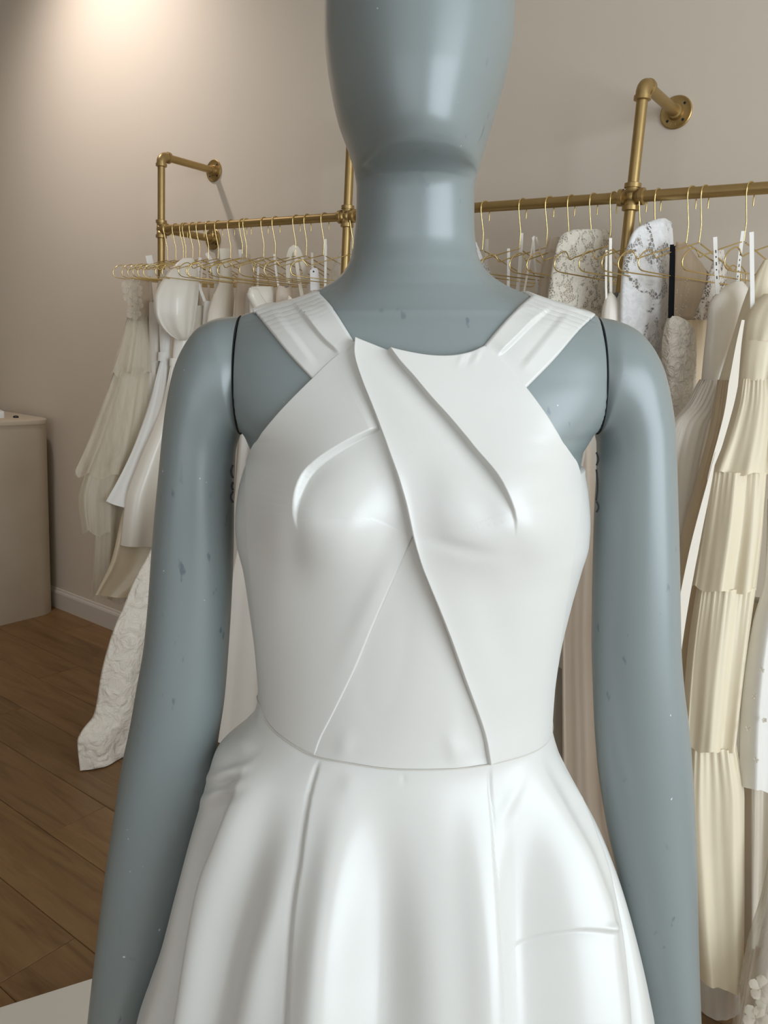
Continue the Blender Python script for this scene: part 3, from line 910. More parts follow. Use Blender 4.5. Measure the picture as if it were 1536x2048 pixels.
xr_[-1] = xb[-1] = (xr_[-1] + xb[-1]) / 2
xl_[0], xl_[-1] = xt[0], xb[0]; xr_[0] = xt[-1]
panel('crossed_draped_panel', xt, xb, xl_, xr_, 520, 330, h_cross, relief_x, MT['satin'], 4.0)

# --- straps, over the shoulder and down to the back of the bodice
def strap(top, bot, inner, outer, folds, left_is_outer):
    a, b = px_curve(top, 24), px_curve(bot, 24)
    l, r = (outer, inner) if left_is_outer else (inner, outer)
    lc, rc = px_curve(l, 40), px_curve(r, 40)
    lc[0], lc[-1], rc[0], rc[-1] = a[0], b[0], a[-1], b[-1]
    nu, nv = 130, 90
    th, y = coons(_sc(a), _sc(b), _sc(lc), _sc(rc), nu, nv); y = y / SY
    base = torso(th, y); nrm = -normal_of(torso, th, y)
    out = base - np.array([0.02, 0.70, 0]); out[..., 2] = 0.02
    nrm *= np.sign((nrm * out).sum(-1))[..., None]
    p = proj(base); px, py = p[..., 0], p[..., 1]
    h = np.full(px.shape, 0.0030)
    for f in folds: h += crease(px, py, *f)
    vv = np.linspace(0, 1, nv)[None]
    e = np.minimum(vv, 1 - vv) / 0.05
    h = np.maximum(h, 0.001) * np.sqrt(np.clip(1 - (1 - np.clip(e, 0, 1)) ** 2 * 0.9, 0, 1))
    P = base + nrm * h[..., None]
    # carry the top edge over the shoulder
    t = P[0]
    rows = []
    for k in range(1, 26):
        s = k / 25
        q = t.copy()
        q[:, 1] += 0.125 * np.sin(min(s * 1.8, 1) * math.pi / 2)
        q[:, 2] += 0.006 * math.sin(min(s * 4, 1) * math.pi) - 0.19 * max(0, s - 0.12) ** 1.3
        q[:, 0] += (0.02 - q[:, 0]) * 0.25 * s
        rows.append(q)
    P = np.concatenate([np.array(rows[::-1]), P])
    return mesh_obj('strap', P.reshape(-1, 3), [grid_faces(P.shape[0], nv)], MT['satin'], dress)
strap([(508, 622), (548, 617), (596, 605), (640, 588)], [(628, 762), (655, 736), (684, 712), (712, 690)],
      [(640, 588), (662, 612), (686, 648), (712, 690)], [(508, 622), (545, 668), (585, 716), (628, 762)],
      [([(575, 600), (612, 640), (650, 684), (684, 712)], 0.0026, 0.0020, 28, 20, -1, 0.45, 0.15, 5.0), ([(540, 612), (590, 672), (640, 738)], 0.0014, 0.0008, 22, 18, 1, 0.3, 0.2, 9.0)], True)
strap([(1060, 595), (1092, 606), (1136, 619), (1188, 633)], [(963, 697), (990, 715), (1022, 748), (1050, 778)],
      [(1060, 595), (1028, 624), (996, 658), (963, 697)], [(1188, 633), (1155, 664), (1105, 722), (1050, 778)],
      [([(1112, 612), (1062, 650), (1020, 690), (992, 716)], 0.0026, 0.0020, 28, 20, 1, 0.45, 0.15, 5.0), ([(1142, 618), (1090, 675), (1032, 745)], 0.0014, 0.0008, 22, 18, -1, 0.3, 0.2, 9.0)], False)

# --- skirt
SK = np.array([
    (1380, 519, 1104, .700, .0925, .086), (1420, 510, 1103, .700, .0925, .088), (1450, 486, 1104, .700, .093, .092), (1500, 432, 1117, .700, .098, .10), (1540, 419, 1136, .700, .104, .108), (1592, 405, 1164, .700, .113, .118),
    (1667, 383, 1203, .700, .128, .134), (1775, 354, 1244, .700, .150, .157), (1892, 323, 1276, .700, .172, .180), (1960, 299, 1291, .700, .184, .193), (2017, 280, 1301, .700, .194, .203), (2060, 273, 1303, .700, .20, .21),
    (2250, 262, 1316, .700, .225, .235), (2420, 240, 1340, .700, .25, .26), (2700, 150, 1440, .700, .32, .34), (2990, 20, 1590, .700, .41, .45)], float)
def skirt0(th, y):
    th, y = np.broadcast_arrays(np.asarray(th, float), np.asarray(y, float))
    xl, xr, Yc, df, db = ring_params(SK, y)
    PL, PRt = at(xl, y, Yc), at(xr, y, Yc)
    C, A = (PL + PRt) / 2, (PRt - PL) / 2 / 1.01
    P = C + A * np.sin(th)[..., None]
    P[..., 1] -= np.where(np.cos(th) > 0, df, db) * np.cos(th)
    return P
def th_curve(pts, n=24):
    """fold line: angle as a function of the ring row"""
    p = curve(pts, n)
    th, y = inv(skirt0, p[:, 0], p[:, 1], None, 815., 420.)
    o = np.argsort(y)
    return y[o], th[o]
def fold(th, y, line, h, wl, wr, y0, y1, pw=1.0):
    """ridge (h > 0) or valley along a fold line, growing from row y0 to y1; widths in radians left and right"""
    ly, lt = line
    c = np.interp(y, ly, lt)
    lo = y > ly[-1]
    if len(ly) > 4:
        sl = (lt[-1] - lt[-5]) / (ly[-1] - ly[-5] + 1e-9)
        c = np.where(lo, lt[-1] + np.clip(sl * (y - ly[-1]), -0.12, 0.12), c)
    d = th - c
    g = np.exp(-np.where(d < 0, d / wl, d / wr) ** 2)
    return h * g * smooth(y, y0, y1) ** pw
def step(th, y, line, h, wl, wr, y0, y1, sharp=0.012):
    """overlap: the left of the line stands h above the right (h < 0: the other way round)"""
    ly, lt = line
    c = np.interp(y, ly, lt); d = th - c
    g = np.where(d < 0, np.exp(d / wl), -np.exp(-d / wr))
    g = g * smooth(np.abs(d), 0, sharp)
    return h * g * smooth(y, y0, y1)
seamL = th_curve([(629, 1513), (625, 1554), (612, 1633), (602, 1725), (591, 1808), (583, 1921), (577, 2040)])
seamR = th_curve([(975, 1529), (977, 1569), (983, 1646), (986, 1716), (992, 1804), (996, 1892), (1000, 1963), (1004, 2040)])
foldA = th_curve([(494, 1540), (472, 1615), (446, 1690), (418, 1760), (394, 1870), (368, 2030)])
foldB = th_curve([(1150, 1600), (1172, 1660), (1199, 1737), (1216, 1815), (1229, 1892), (1238, 2020)])
ridge1 = th_curve([(690, 1590), (672, 1700), (660, 1800), (648, 1920), (640, 2040)])
val1 = th_curve([(775, 1560), (770, 1700), (765, 1850), (760, 2040)])
ridge2 = th_curve([(880, 1560), (880, 1750), (880, 2040)])
ridge3 = th_curve([(945, 1600), (955, 1750), (968, 1900), (978, 2040)])
val3 = th_curve([(1040, 1640), (1050, 1780), (1058, 1900), (1060, 2040)])
ridge4 = th_curve([(1075, 1540), (1120, 1640), (1160, 1740), (1188, 1850), (1206, 2030)])
val4 = th_curve([(560, 1560), (520, 1680), (490, 1780), (455, 1900), (430, 2030)])
ridge5 = th_curve([(590, 1620), (570, 1720), (545, 1830), (515, 1920), (490, 2030)])
nth, nv = 560, 420
TH = np.linspace(-np.pi, np.pi, nth, endpoint=False)
wy2 = np.interp(TH, np.linspace(-np.pi, np.pi, 260, endpoint=False), wy)
v = np.concatenate([np.linspace(0, 0.55, 330, endpoint=False), np.linspace(0.55, 1, 90)])[:, None]
gy = wy2[None] * (1 - v) + 2990.0 * v
gt = np.broadcast_to(TH[None], gy.shape)
base = skirt0(gt, gy)
top_body = torso(gt[:1], gy[:1])
blend = np.exp(-((gy - wy2[None]) / 22.0))[..., None]
base = base + (top_body - skirt0(gt[:1], gy[:1])) * blend
h = np.zeros(gy.shape)
h += step(gt, gy, seamL, -0.0018, 0.05, 0.08, 1440, 1560)
h += fold(gt, gy, seamL, -0.0022, 0.012, 0.012, 1400, 1440)
h += step(gt, gy, seamR, 0.0030, 0.10, 0.10, 1450, 1620)
h += fold(gt, gy, seamR, -0.0020, 0.010, 0.010, 1400, 1440)
h += fold(gt, gy, ridge1, 0.017, 0.11, 0.13, 1420, 1720)
h += fold(gt, gy, val1, -0.019, 0.13, 0.13, 1440, 1760)
h += fold(gt, gy, ridge2, 0.004, 0.11, 0.10, 1440, 1760)
h += fold(gt, gy, ridge3, 0.012, 0.10, 0.10, 1460, 1740)
h += fold(gt, gy, val3, -0.020, 0.10, 0.16, 1480, 1740)
h += fold(gt, gy, ridge4, 0.013, 0.22, 0.10, 1420, 1650)
h += fold(gt, gy, val4, -0.014, 0.12, 0.16, 1440, 1760)
h += fold(gt, gy, ridge5, 0.010, 0.12, 0.12, 1480, 1720)
yA, tA = foldA; yB, tB = foldB
vA = (yA, tA - 0.17); vB = (yB, tB + 0.15)
h += fold(gt, gy, foldA, 0.010, 0.06, 0.20, 1430, 1600)
h += fold(gt, gy, vA, -0.040, 0.10, 0.09, 1440, 1850)
h += fold(gt, gy, foldB, 0.008, 0.16, 0.05, 1440, 1620)
h += fold(gt, gy, vB, -0.030, 0.07, 0.09, 1460, 1830)
# back of the skirt: even folds
bk = smooth(np.abs(gt), 1.75, 2.1)
h += bk * 0.03 * np.cos(gt * 9) * smooth(gy, 1450, 2000)
# the hem spreads in deep flutes below the picture
h += 0.035 * np.cos(gt * 8 + 0.6) * smooth(gy, 2300, 2950)
pp = proj(base); px, py = pp[..., 0], pp[..., 1]
fr = (np.cos(gt) > 0.05)
h += fr * crease(px, py, [(985, 1945), (1050, 1905), (1111, 1870), (1150, 1855), (1206, 1857)], 0.0030, 0.0042, 60, 26, -1, 0.75, 0.08, 5.0)
h += fr * bump2(px, py, 1195, 1850, 14, 10, 0.003)
h += fr * (bump2(px, py, 1020, 1600, 14, 46, 0.0022, 22) + bump2(px, py, 807, 1550, 5, 14, -0.0012) + bump2(px, py, 700, 1560, 20, 40, 0.0010))
# crumpled tuck at the left hip
h += fr * (bump2(px, py, 455, 1545, 34, 9, 0.004, -18) - bump2(px, py, 450, 1565, 34, 8, 0.004, -18) + bump2(px, py, 440, 1585, 34, 9, 0.004, -28) - bump2(px, py, 448, 1606, 34, 9, 0.003, -32) + bump2(px, py, 490, 1490, 20, 20, 0.003))
rad = base - base.mean(axis=1, keepdims=True); rad[..., 2] = 0
nr = -normal_of(skirt0, gt, np.maximum(gy, 1384)); nr *= np.sign((nr * rad).sum(-1))[..., None]
h *= smooth(gy - wy2[None], 0, 30)
P = base + nr * (h + 0.0014)[..., None]
P[..., 2] = np.maximum(P[..., 2], 0.064)
skirt = mesh_obj('skirt', P.reshape(-1, 3), [grid_faces(nv, nth, True)], MT['satin'], dress)
# fine stitched line of the waist seam
ring = torso(TH, wy2); nn = -normal_of(torso, TH, wy2); o2 = ring - np.array([0.02, .70, 0]); o2[..., 2] = 0
nn *= np.sign((nn * o2).sum(-1))[..., None]
mb = MB(); q = ring + nn * 0.0022
mb.tube(np.concatenate([q, q[:2]])[::2], 0.0007, 6, cap=False)
mb.build('waist_seam', MT['stitch'], dress)
adopt(dress, (float(foot[0]), float(foot[1]), 0.06))

# ------------------------------------------------------------------ hangers
def rail_u(px):
    """place along the rail seen at this photograph column"""
    lo, hi = -3.6, 1.4
    for _ in range(50):
        m = (lo + hi) / 2
        if proj(W(m, RD, RH))[0] < px: lo = m
        else: hi = m
    return lo
WR = 0.0016
def hanger_proto():
    root = thing('wire_hanger', '', 'hanger')
    a = np.linspace(math.radians(205), math.radians(-5), 18)
    hr = PR + WR + 0.0004
    hook = [(-hr * 0.97 - 0.001, 0, -0.034), (-hr * 0.98, 0, -0.016)] + [(hr * math.cos(t), 0, hr * math.sin(t)) for t in a[2:]] + [(hr - 0.001, 0, -0.012), (0.008, 0, -0.040), (0.001, 0, -0.066), (0, 0, -0.074), (0, 0, -0.112)]
    mb = MB(); mb.tube(hook, WR, 7, up=[0, 1, 0]); mb.build('hook', MT['brass_wire'], root)
    half = [(0, 0, -0.112), (0.02, 0, -0.118), (0.06, 0, -0.131), (0.11, 0, -0.148), (0.138, 0, -0.158), (0.146, 0, -0.163), (0.151, 0, -0.161), (0.158, 0, -0.151), (0.168, 0, -0.146), (0.180, 0, -0.149),
            (0.192, 0, -0.156), (0.201, 0, -0.166), (0.204, 0, -0.177), (0.201, 0, -0.187), (0.193, 0, -0.192), (0.18, 0, -0.194), (0.09, 0, -0.195), (0, 0, -0.195)]
    h = curve(half, 60)
    full = np.concatenate([h, (h * [-1, 1, 1])[::-1][1:]])
    mb = MB(); mb.tube(full[:-1], WR, 6, up=[0, 1, 0]); mb.build('frame', MT['brass_wire'], root)
    return root
PROTO = hanger_proto()
first_hanger = [True]
def hanger(px, psi, label, group):
    u = rail_u(px)
    if first_hanger[0]: r = PROTO; first_hanger[0] = False
    else:
        r = PROTO.copy(); COL.objects.link(r)
        for ch in list(PROTO.children):
            c = ch.copy(); COL.objects.link(c); c.parent = r
    p = math.radians(psi)
    r.location = W(u, RD, RH)
    r.rotation_euler = (0, 0, math.atan2(-math.cos(p), -math.sin(p)))
    r['label'] = label; r['group'] = group
    return r
ORD = 'first second third fourth fifth sixth seventh eighth ninth tenth eleventh twelfth thirteenth fourteenth fifteenth sixteenth'.split()
HL = [(335, 52), (352, 50), (367, 54), (372, 47), (386, 52), (400, 55), (418, 47), (437, 53), (462, 44), (486, 52), (494, 58), (529, 46), (552, 54), (593, 50), (615, 45), (650, 56)]
for (px, psi), w_ in zip(HL, ORD):
    hanger(px, psi, 'gold wire hanger on the %s hook counted from the left end post' % w_, 'wire hangers left of the mannequin')
hanger(708, 60, 'gold wire hanger hooked just right of the middle post behind the neck', 'wire hangers left of the mannequin')
HR = [(971, 58), (1046, 54), (1100, 60), (1143, 52), (1188, 57), (1228, 50)]
for (px, psi), w_ in zip(HR, ORD):
    hanger(px, psi, 'gold wire hanger on the %s hook right of the mannequin neck' % w_, 'wire hangers right of the mannequin')
for (px, psi), w_ in zip([(1287, 54), (1317, 48), (1385, 62), (1411, 56), (1502, 57), (1590, 58)], ORD):
    hanger(px, psi, 'gold wire hanger on the %s hook right of the right-hand rail post' % w_, 'wire hangers right of the mannequin')

# ------------------------------------------------------------------ hung gowns
def plane_depth(px_hook, psi, off=0.0):
    """sight lines meet the upright plane of a hanger"""
    u = rail_u(px_hook); p = math.radians(psi)
    P0 = W(u + off, RD, RH); nn = np.array([math.cos(p), -math.sin(p), 0])
    def f(px, py):
        d = ray(px, py); t = ((P0 - O3) @ nn) / (d @ nn)
        tw = (0.05 - DW) / (d @ N3)                # never closer than 5 cm to the wall
        return O3 + d * np.minimum(t, tw)[..., None]
    return f
def row_depth(ys, Ys, skew=0.0, x0=1440):
    """sight lines meet a surface whose distance changes with the photograph row"""
    def f(px, py):
        px, py = np.asarray(px, float), np.asarray(py, float)
        return at(px, py, np.interp(py, ys, Ys) + skew * (px - x0) / 1000)
    return f
MINZ = {}
def loft(name, rows, dep, mat, root, k=6, amp=(0.15, 0.5), ph=0.0, hem=0.0, n=84, top=0.0, slant=0.0, cap=False, fine=0.0):
    """cloth tube between a left and a right outline; rows: photograph row, left, right, half thickness in metres"""
    R_ = np.array([r[:4] for r in rows], float)
    y0, y1 = R_[0, 0], R_[-1, 0]
    m = int(max(8, min(130, (y1 - y0) / 6)))
    yy = np.linspace(y0, y1, m)
    xl, xr, t = (pchip(R_[:, 0], R_[:, c], yy) for c in (1, 2, 3))
    t = t * 0.8
    PL, PRt = dep(xl, yy), dep(xr, yy)
    A, C = (PRt - PL) / 2, (PRt + PL) / 2
    T = np.cross(A, Z3); T[:, 2] = 0; T /= np.linalg.norm(T, axis=1)[:, None]
    hd = A.copy(); hd[:, 2] = 0; hd /= np.linalg.norm(hd, axis=1)[:, None]
    phi = np.linspace(0, 2 * np.pi, n, endpoint=False)
    s = np.linspace(0, 1, m)[:, None]
    am = (amp[0] + (amp[1] - amp[0]) * s) * t[:, None]
    wob = 0.25 * np.sin(3 * s + ph)
    w = np.sin(k * phi[None] + ph + wob) * 0.7 + 0.3 * np.sin((2 * k - 3) * phi[None] + 2.1 * ph - wob) + 0.1 * np.sin((3 * k + 1) * phi[None] + ph)
    c, sn = np.cos(phi)[None], np.sin(phi)[None]
    tt = t[:, None] * sn + am * w * (0.35 + 0.65 * np.abs(sn))
    if fine: tt = tt + fine * np.sin((5 * k + 3) * phi[None] + 3 * ph) * np.exp(-s * 5)
    P = C[:, None] + A[:, None] * c[..., None] + T[:, None] * tt[..., None]
    P = P + hd[:, None] * (0.12 * am * np.cos((k + 1) * phi[None] + ph) * np.abs(sn))[..., None]
    if hem:
        P[..., 2] += hem * (np.sin(k * phi[None] + ph + 0.7)) * smooth(s, 0.6, 1.0)
    if top:      # the top edge dips between the sides
        P[..., 2] -= top * (1 - np.abs(c)) * (1 - smooth(s, 0, 0.5)) * (0.4 + 0.6 * (sn > 0))
    if slant: P[..., 2] -= slant * (c + 1) / 2 * smooth(s, 0.3, 1.0)
    P[..., 2] = np.maximum(P[..., 2], 0.004)
    f = [grid_faces(m, n, True)]
    V = P.reshape(-1, 3)
    if cap:
        V = np.concatenate([V, P[:1].mean(axis=1), P[-1:].mean(axis=1)])
        q = m * n
        f.append(np.array([(q, (j + 1) % n, j) for j in range(n)] + [(q + 1, q - n + j, q - n + (j + 1) % n) for j in range(n)]))
    MINZ.setdefault(root['label'], []).append((name, round(float(P[..., 2].min()), 2), round(float(P[..., 1].min()), 2), round(float(P[..., 1].max()), 2)))
    return mesh_obj(name, V, f, mat, root)
def strip(name, pts, dep, mat, root, w=0.007, n=30, th=0.0012, twist=0.0):
    """flat ribbon through photograph points"""
    q = curve(pts, n); P = dep(q[:, 0], q[:, 1])
    t = np.gradient(P, axis=0); t /= np.linalg.norm(t, axis=1)[:, None]
    view = P - O3; view /= np.linalg.norm(view, axis=1)[:, None]
    x = np.cross(t, view); x /= np.linalg.norm(x, axis=1)[:, None]
    ang = np.full(n, 0.35) + twist * np.linspace(0, 1, n)
    x = x * np.cos(ang)[:, None] + view * np.sin(ang)[:, None]
    z = np.cross(x, t)
    w = np.broadcast_to(np.interp(np.linspace(0, 1, n), np.linspace(0, 1, np.size(w)), np.atleast_1d(w)), (n,))[:, None]
    rows = np.stack([P + x * w / 2 + z * th / 2, P - x * w / 2 + z * th / 2, P - x * w / 2 - z * th / 2, P + x * w / 2 - z * th / 2], 1)
    mb = MB(); mb.add(rows.reshape(-1, 3), grid_faces(n, 4, True)); mb.add(rows[0], [(3, 2, 1, 0)]); mb.add(rows[-1], [(0, 1, 2, 3)])
    return autosmooth(mb.build(name, mat, root), 50)
GOWNS = 'gowns hung on the brass rail'
def gown(name, label, dep, bodice=(), skirt=(), mat='g_ivory', smat=None, straps=(), band=None, ph=0.0, k=6, amp=(0.15, 0.55), top=0.0, hem=0.006, slant=0.0, bamp=(0.08, 0.12)):
    root = thing(name, label, 'dress', (0, 0, 0), GOWNS)
    if bodice: loft('bodice', bodice, dep, MT[mat], root, k=4, amp=bamp, ph=ph, top=top)
    if skirt: loft('skirt', skirt, dep, MT[smat or mat], root, k=k, amp=amp, ph=ph, hem=hem, slant=slant, fine=0.003)
    if band: loft('waistband', band, dep, MT[mat], root, k=2, amp=(0.02, 0.02), ph=ph)
    for st_ in straps:
        pts, w_, m_ = (st_ + (0.006, mat))[:3] if len(st_) == 1 else (st_ + (mat,))[:3] if len(st_) == 2 else st_
        strip('strap', pts, dep, MT[m_], root, w_)
    return root
def settle(root):
    """put the Empty under its parts"""
    pts = [Vector(v) for ch in root.children for v in ch.bound_box]
    c = sum(pts, Vector()) / len(pts)
    adopt(root, (c.x, c.y, max(0.0, min(p.z for p in pts))))

# ---- left of the mannequin, from the end post inwards
D = plane_depth(335, 51)
g = gown('tulle_gown', 'cream tiered tulle gown with petals on its shoulder, at the left rail end', D,
         [(556, 264, 302, .02), (600, 262, 306, .03), (642, 254, 308, .035)], (), 'sheer')
loft('lining', [(600, 266, 306, .02), (700, 250, 318, .03), (900, 222, 318, .04), (1100, 206, 300, .04), (1172, 204, 280, .04)], D, MT['g_ivory'], g, 5, (.1, .3), 1.0)
for j, (rows, k_) in enumerate((([(634, 256, 308, .035), (690, 240, 322, .05), (748, 221, 336, .065)], 9),
                               ([(735, 232, 332, .05), (810, 205, 338, .065), (880, 178, 342, .075), (948, 150, 332, .085)], 10),
                               ([(930, 176, 326, .06), (1000, 158, 322, .075), (1062, 165, 305, .08)], 9),
                               ([(1000, 192, 305, .055), (1100, 188, 292, .065), (1196, 182, 284, .07)], 8))):
    loft('tulle_tier', rows, D, MT['tulle'], g, k_, (.2, .5), 0.8 * j, 0.012, 110, fine=0.004)
MT['petal'] = tulle('petal_organza', srgb(226, 218, 202), 0.45, 0.85)
def petals(root, dep, spots, size, name='flower', pearl=True):
    for (x, y) in spots:
        c = dep(np.array(x), np.array(y)); view = (c - O3) / np.linalg.norm(c - O3); c = c - view * 0.035
        ex = np.cross(view, Z3); ex /= np.linalg.norm(ex); ey = np.cross(ex, view)
        mb = MB(); a0 = RNG.uniform(0, 6)
        for j in range(5):
            a = a0 + j * 2 * math.pi / 5
            r = ex * math.cos(a) + ey * math.sin(a); q = -ex * math.sin(a) + ey * math.cos(a)
            L = size * RNG.uniform(0.8, 1.15)
            v = [c + r * L * s_ + q * L * 0.42 * w_ * sd - view * (0.006 * s_ + 0.004 * w_ * 0) for s_, w_ in ((0.05, .15), (.4, .9), (.75, 1), (1.0, .35)) for sd in (-1, 0, 1)]
            v = [p - view * (0.004 if i % 3 == 1 else 0) for i, p in enumerate(v)]
            mb.add(v, grid_faces(4, 3))
        f = mb.build(name, MT['petal'], root)
        if pearl:
            b_ = MB(); b_.lathe(c - view * 0.010, -view, [(-0.003, .0006), (-.002, .0024), (0, .003), (.002, .0024), (.003, .0006)], 10)
            po = b_.build('pearl', MT['pearl'], f)
petals(g, D, [(266, 560), (258, 575), (272, 578), (262, 596), (274, 606), (268, 626)], 0.026)
settle(g)

D = plane_depth(352, 51)
g = gown('slip_gown', 'greige slip gown with a thin strap beside the tulle gown', D, [(604, 299, 334, .02), (660, 298, 328, .025), (724, 299, 326, .022)],
         [(724, 298, 328, .025), (800, 297, 345, .04), (900, 276, 358, .05), (985, 250, 368, .055)], 'g_grey', straps=[([(300, 552), (302, 604)], .006), ([(322, 548), (320, 606)], .006)], ph=.4)
strip('hang_loop', [(297, 511), (301, 530), (303, 552)], D, MT['ribbon_white'], g, .024)
settle(g)

D = plane_depth(367, 51)
g = gown('belted_gown', 'pale mauve white crepe gown with a narrow belt and a short slanted hem', D, [(612, 318, 352, .02), (660, 319, 350, .025), (706, 320, 347, .02)],
         [(720, 321, 350, .025), (800, 300, 372, .045), (890, 268, 388, .055), (960, 235, 398, .06), (1003, 211, 402, .065)], 'g_white', straps=[([(330, 540), (318, 580), (316, 614)], .020)],
         band=[(704, 317, 349, .022), (722, 316, 350, .023)], ph=1.3, slant=0.10, hem=0.003)
settle(g)

D = plane_depth(372, 51)
g = gown('satin_gown', 'cream satin gown whose shiny rolled front fold hangs lowest by the baseboard', D, [(600, 340, 375, .02), (720, 340, 372, .02)],
         [(720, 340, 375, .025), (900, 292, 392, .045), (1018, 246, 400, .055), (1122, 221, 392, .06), (1190, 190, 300, .035)], 'g_cream_satin', ph=2.2, k=4, amp=(.2, .45), hem=.003)
settle(g)

D = plane_depth(386, 51)
g = gown('puff_sleeve_gown', 'white satin gown with a big balloon sleeve near the left post', D, [(548, 352, 404, .025), (640, 350, 398, .03), (724, 345, 392, .025)],
         [(728, 342, 396, .028), (810, 325, 418, .05), (925, 279, 430, .06), (1000, 253, 436, .065), (1090, 242, 440, .07)], 'g_satin', band=[(716, 340, 396, .028), (732, 339, 397, .03)], ph=.9, k=5, amp=(.15, .35), hem=.002)
DS = plane_depth(386, 51, 0.075)
loft('sleeve', [(516, 366, 386, .008), (526, 353, 391, .022), (545, 337, 396, .04), (572, 318, 397, .055), (600, 308, 395, .062), (625, 309, 392, .06), (648, 318, 389, .05), (664, 331, 385, .038), (675, 346, 380, .024), (681, 358, 371, .008)], DS, MT['g_satin'], g, 4, (.08, .34), 1.9, cap=True)
settle(g)

D = plane_depth(400, 51)
g = gown('square_neck_gown', 'ivory square-necked slip gown on two thin straps left of the mannequin shoulder', D, [(611, 386, 418, .022), (650, 383, 417, .025), (700, 380, 415, .025)],
         [(700, 380, 418, .03), (900, 345, 440, .05), (1150, 310, 455, .06), (1330, 290, 460, .065)], 'g_ivory', straps=[([(405, 518), (402, 565), (401, 611)], .008), ([(411, 520), (417, 570), (418, 611)], .008)], ph=2.0)
settle(g)
D = plane_depth(418, 51)
g = gown('scoop_neck_gown', 'white gown with a wide curved shoulder strap left of the high-necked gown', D, [(602, 408, 442, .022), (700, 402, 440, .025)],
         [(700, 400, 442, .03), (950, 360, 470, .055), (1250, 325, 480, .06), (1380, 310, 480, .065)], 'g_white', straps=[([(413, 506), (428, 535), (434, 570), (428, 604)], (.012, .024, .016)), ([(400, 515), (396, 560), (410, 604)], .010)], ph=.2)
settle(g)
D = plane_depth(437, 51)
g = gown('high_neck_gown', 'cream high-necked gown rising to a wide band behind the left shoulder', D, [(497, 438, 459, .008), (530, 440, 462, .015), (560, 439, 465, .02), (598, 424, 467, .028), (634, 415, 468, .03), (700, 412, 468, .03)],
         [(700, 410, 470, .032), (950, 370, 490, .055), (1250, 335, 500, .06), (1420, 320, 500, .065)], 'g_ivory', ph=1.1)
settle(g)

D = plane_depth(462, 36)
g = gown('taffeta_gown', 'crinkled ivory taffeta gown with its train on the floor at left', D, [(600, 470, 500, .02), (700, 462, 500, .025)],
         [(700, 460, 505, .03), (820, 420, 505, .04), (1000, 348, 500, .05), (1110, 298, 480, .055), (1164, 269, 470, .06), (1209, 251, 460, .06), (1261, 229, 450, .065), (1341, 206, 440, .065), (1432, 189, 425, .06), (1462, 166, 415, .055), (1484, 156, 410, .05), (1541, 161, 400, .045)],
         'g_taffeta', straps=[([(480, 499), (484, 560), (487, 602)], .013, 'ribbon_white')], ph=1.9, k=5, amp=(.15, .4), hem=.003)
settle(g)
D = plane_depth(486, 51)
g = gown('sheer_top_gown', 'peach gown with a sheer tulle yoke behind the left strap', D, [(507, 484, 500, .008), (560, 474, 506, .015), (610, 470, 510, .02), (700, 466, 512, .025)],
         [(700, 465, 515, .03), (900, 462, 520, .05), (1100, 440, 530, .06), (1400, 420, 530, .06)], 'sheer', 'g_blush', ph=.7)
settle(g)
D = plane_depth(494, 51)
g = gown('ribbon_strap_gown', 'pale gown on a long white ribbon strap beside the folded cup gown', D, [(585, 492, 520, .02), (700, 486, 520, .022)],
         [(700, 486, 522, .028), (900, 470, 530, .045), (1200, 450, 540, .055), (1400, 440, 545, .06)], 'g_grey', straps=[([(517, 516), (516, 545), (515, 588)], .007, 'ribbon_white')], ph=2.6)
settle(g)
D = plane_depth(529, 51)
g = gown('folded_cup_gown', 'ivory satin gown with a folded off-shoulder cuff above the left strap', D, [(573, 503, 546, .02), (590, 500, 551, .03), (620, 500, 553, .032), (700, 494, 552, .03)],
         [(700, 492, 554, .035), (900, 480, 560, .05), (1100, 462, 566, .06), (1440, 430, 570, .065)], 'g_satin', 'g_white', ph=1.4)
loft('cuff', [(575, 499, 514, .012), (590, 495, 522, .02), (606, 502, 532, .02), (622, 512, 540, .015)], plane_depth(529, 51, .03), MT['g_satin'], g, 3, (.1, .1), .3, cap=True)
settle(g)
D = plane_depth(552, 51)
g = gown('curved_cup_gown', 'blush gown with a curved cup and twin thin straps over the left strap', D, [(570, 556, 582, .015), (590, 553, 584, .022), (640, 552, 586, .025), (720, 552, 586, .025)],
         [(720, 550, 588, .03), (900, 500, 596, .05), (1200, 470, 600, .06), (1430, 445, 600, .06)], 'g_blush', straps=[([(548, 508), (553, 550), (560, 590)], .007, 'ribbon_white'), ([(582, 510), (581, 560), (579, 602)], .008, 'ribbon_white')], ph=.5, top=.01)
settle(g)
D = plane_depth(593, 51)
g = gown('v_neck_gown', 'beige V-necked gown with a broad shoulder band next to the price tag', D, [(590, 576, 624, .018), (640, 572, 624, .022), (720, 570, 622, .022)],
         [(720, 568, 626, .03), (900, 520, 636, .05), (1200, 455, 640, .06), (1480, 425, 640, .065)], 'g_ivory', 'g_grey', straps=[([(576, 566), (577, 520), (584, 497), (594, 498), (606, 530), (622, 592)], (.012, .016, .018, .016, .012)), ([(590, 500), (596, 545), (604, 592)], .012)], ph=1.0, top=.05)
settle(g)
D = plane_depth(615, 51)
g = gown('narrow_strap_gown', 'ivory gown on a slim satin strap directly behind the price tag', D, [(592, 612, 652, .018), (720, 608, 650, .02)],
         [(720, 606, 652, .028), (1000, 560, 660, .045), (1450, 520, 660, .055)], 'g_ivory', straps=[([(624, 505), (625, 545), (625, 594)], .008), ([(652, 490), (651, 540), (650, 594)], .007, 'ribbon_white')], ph=2.9)
settle(g)
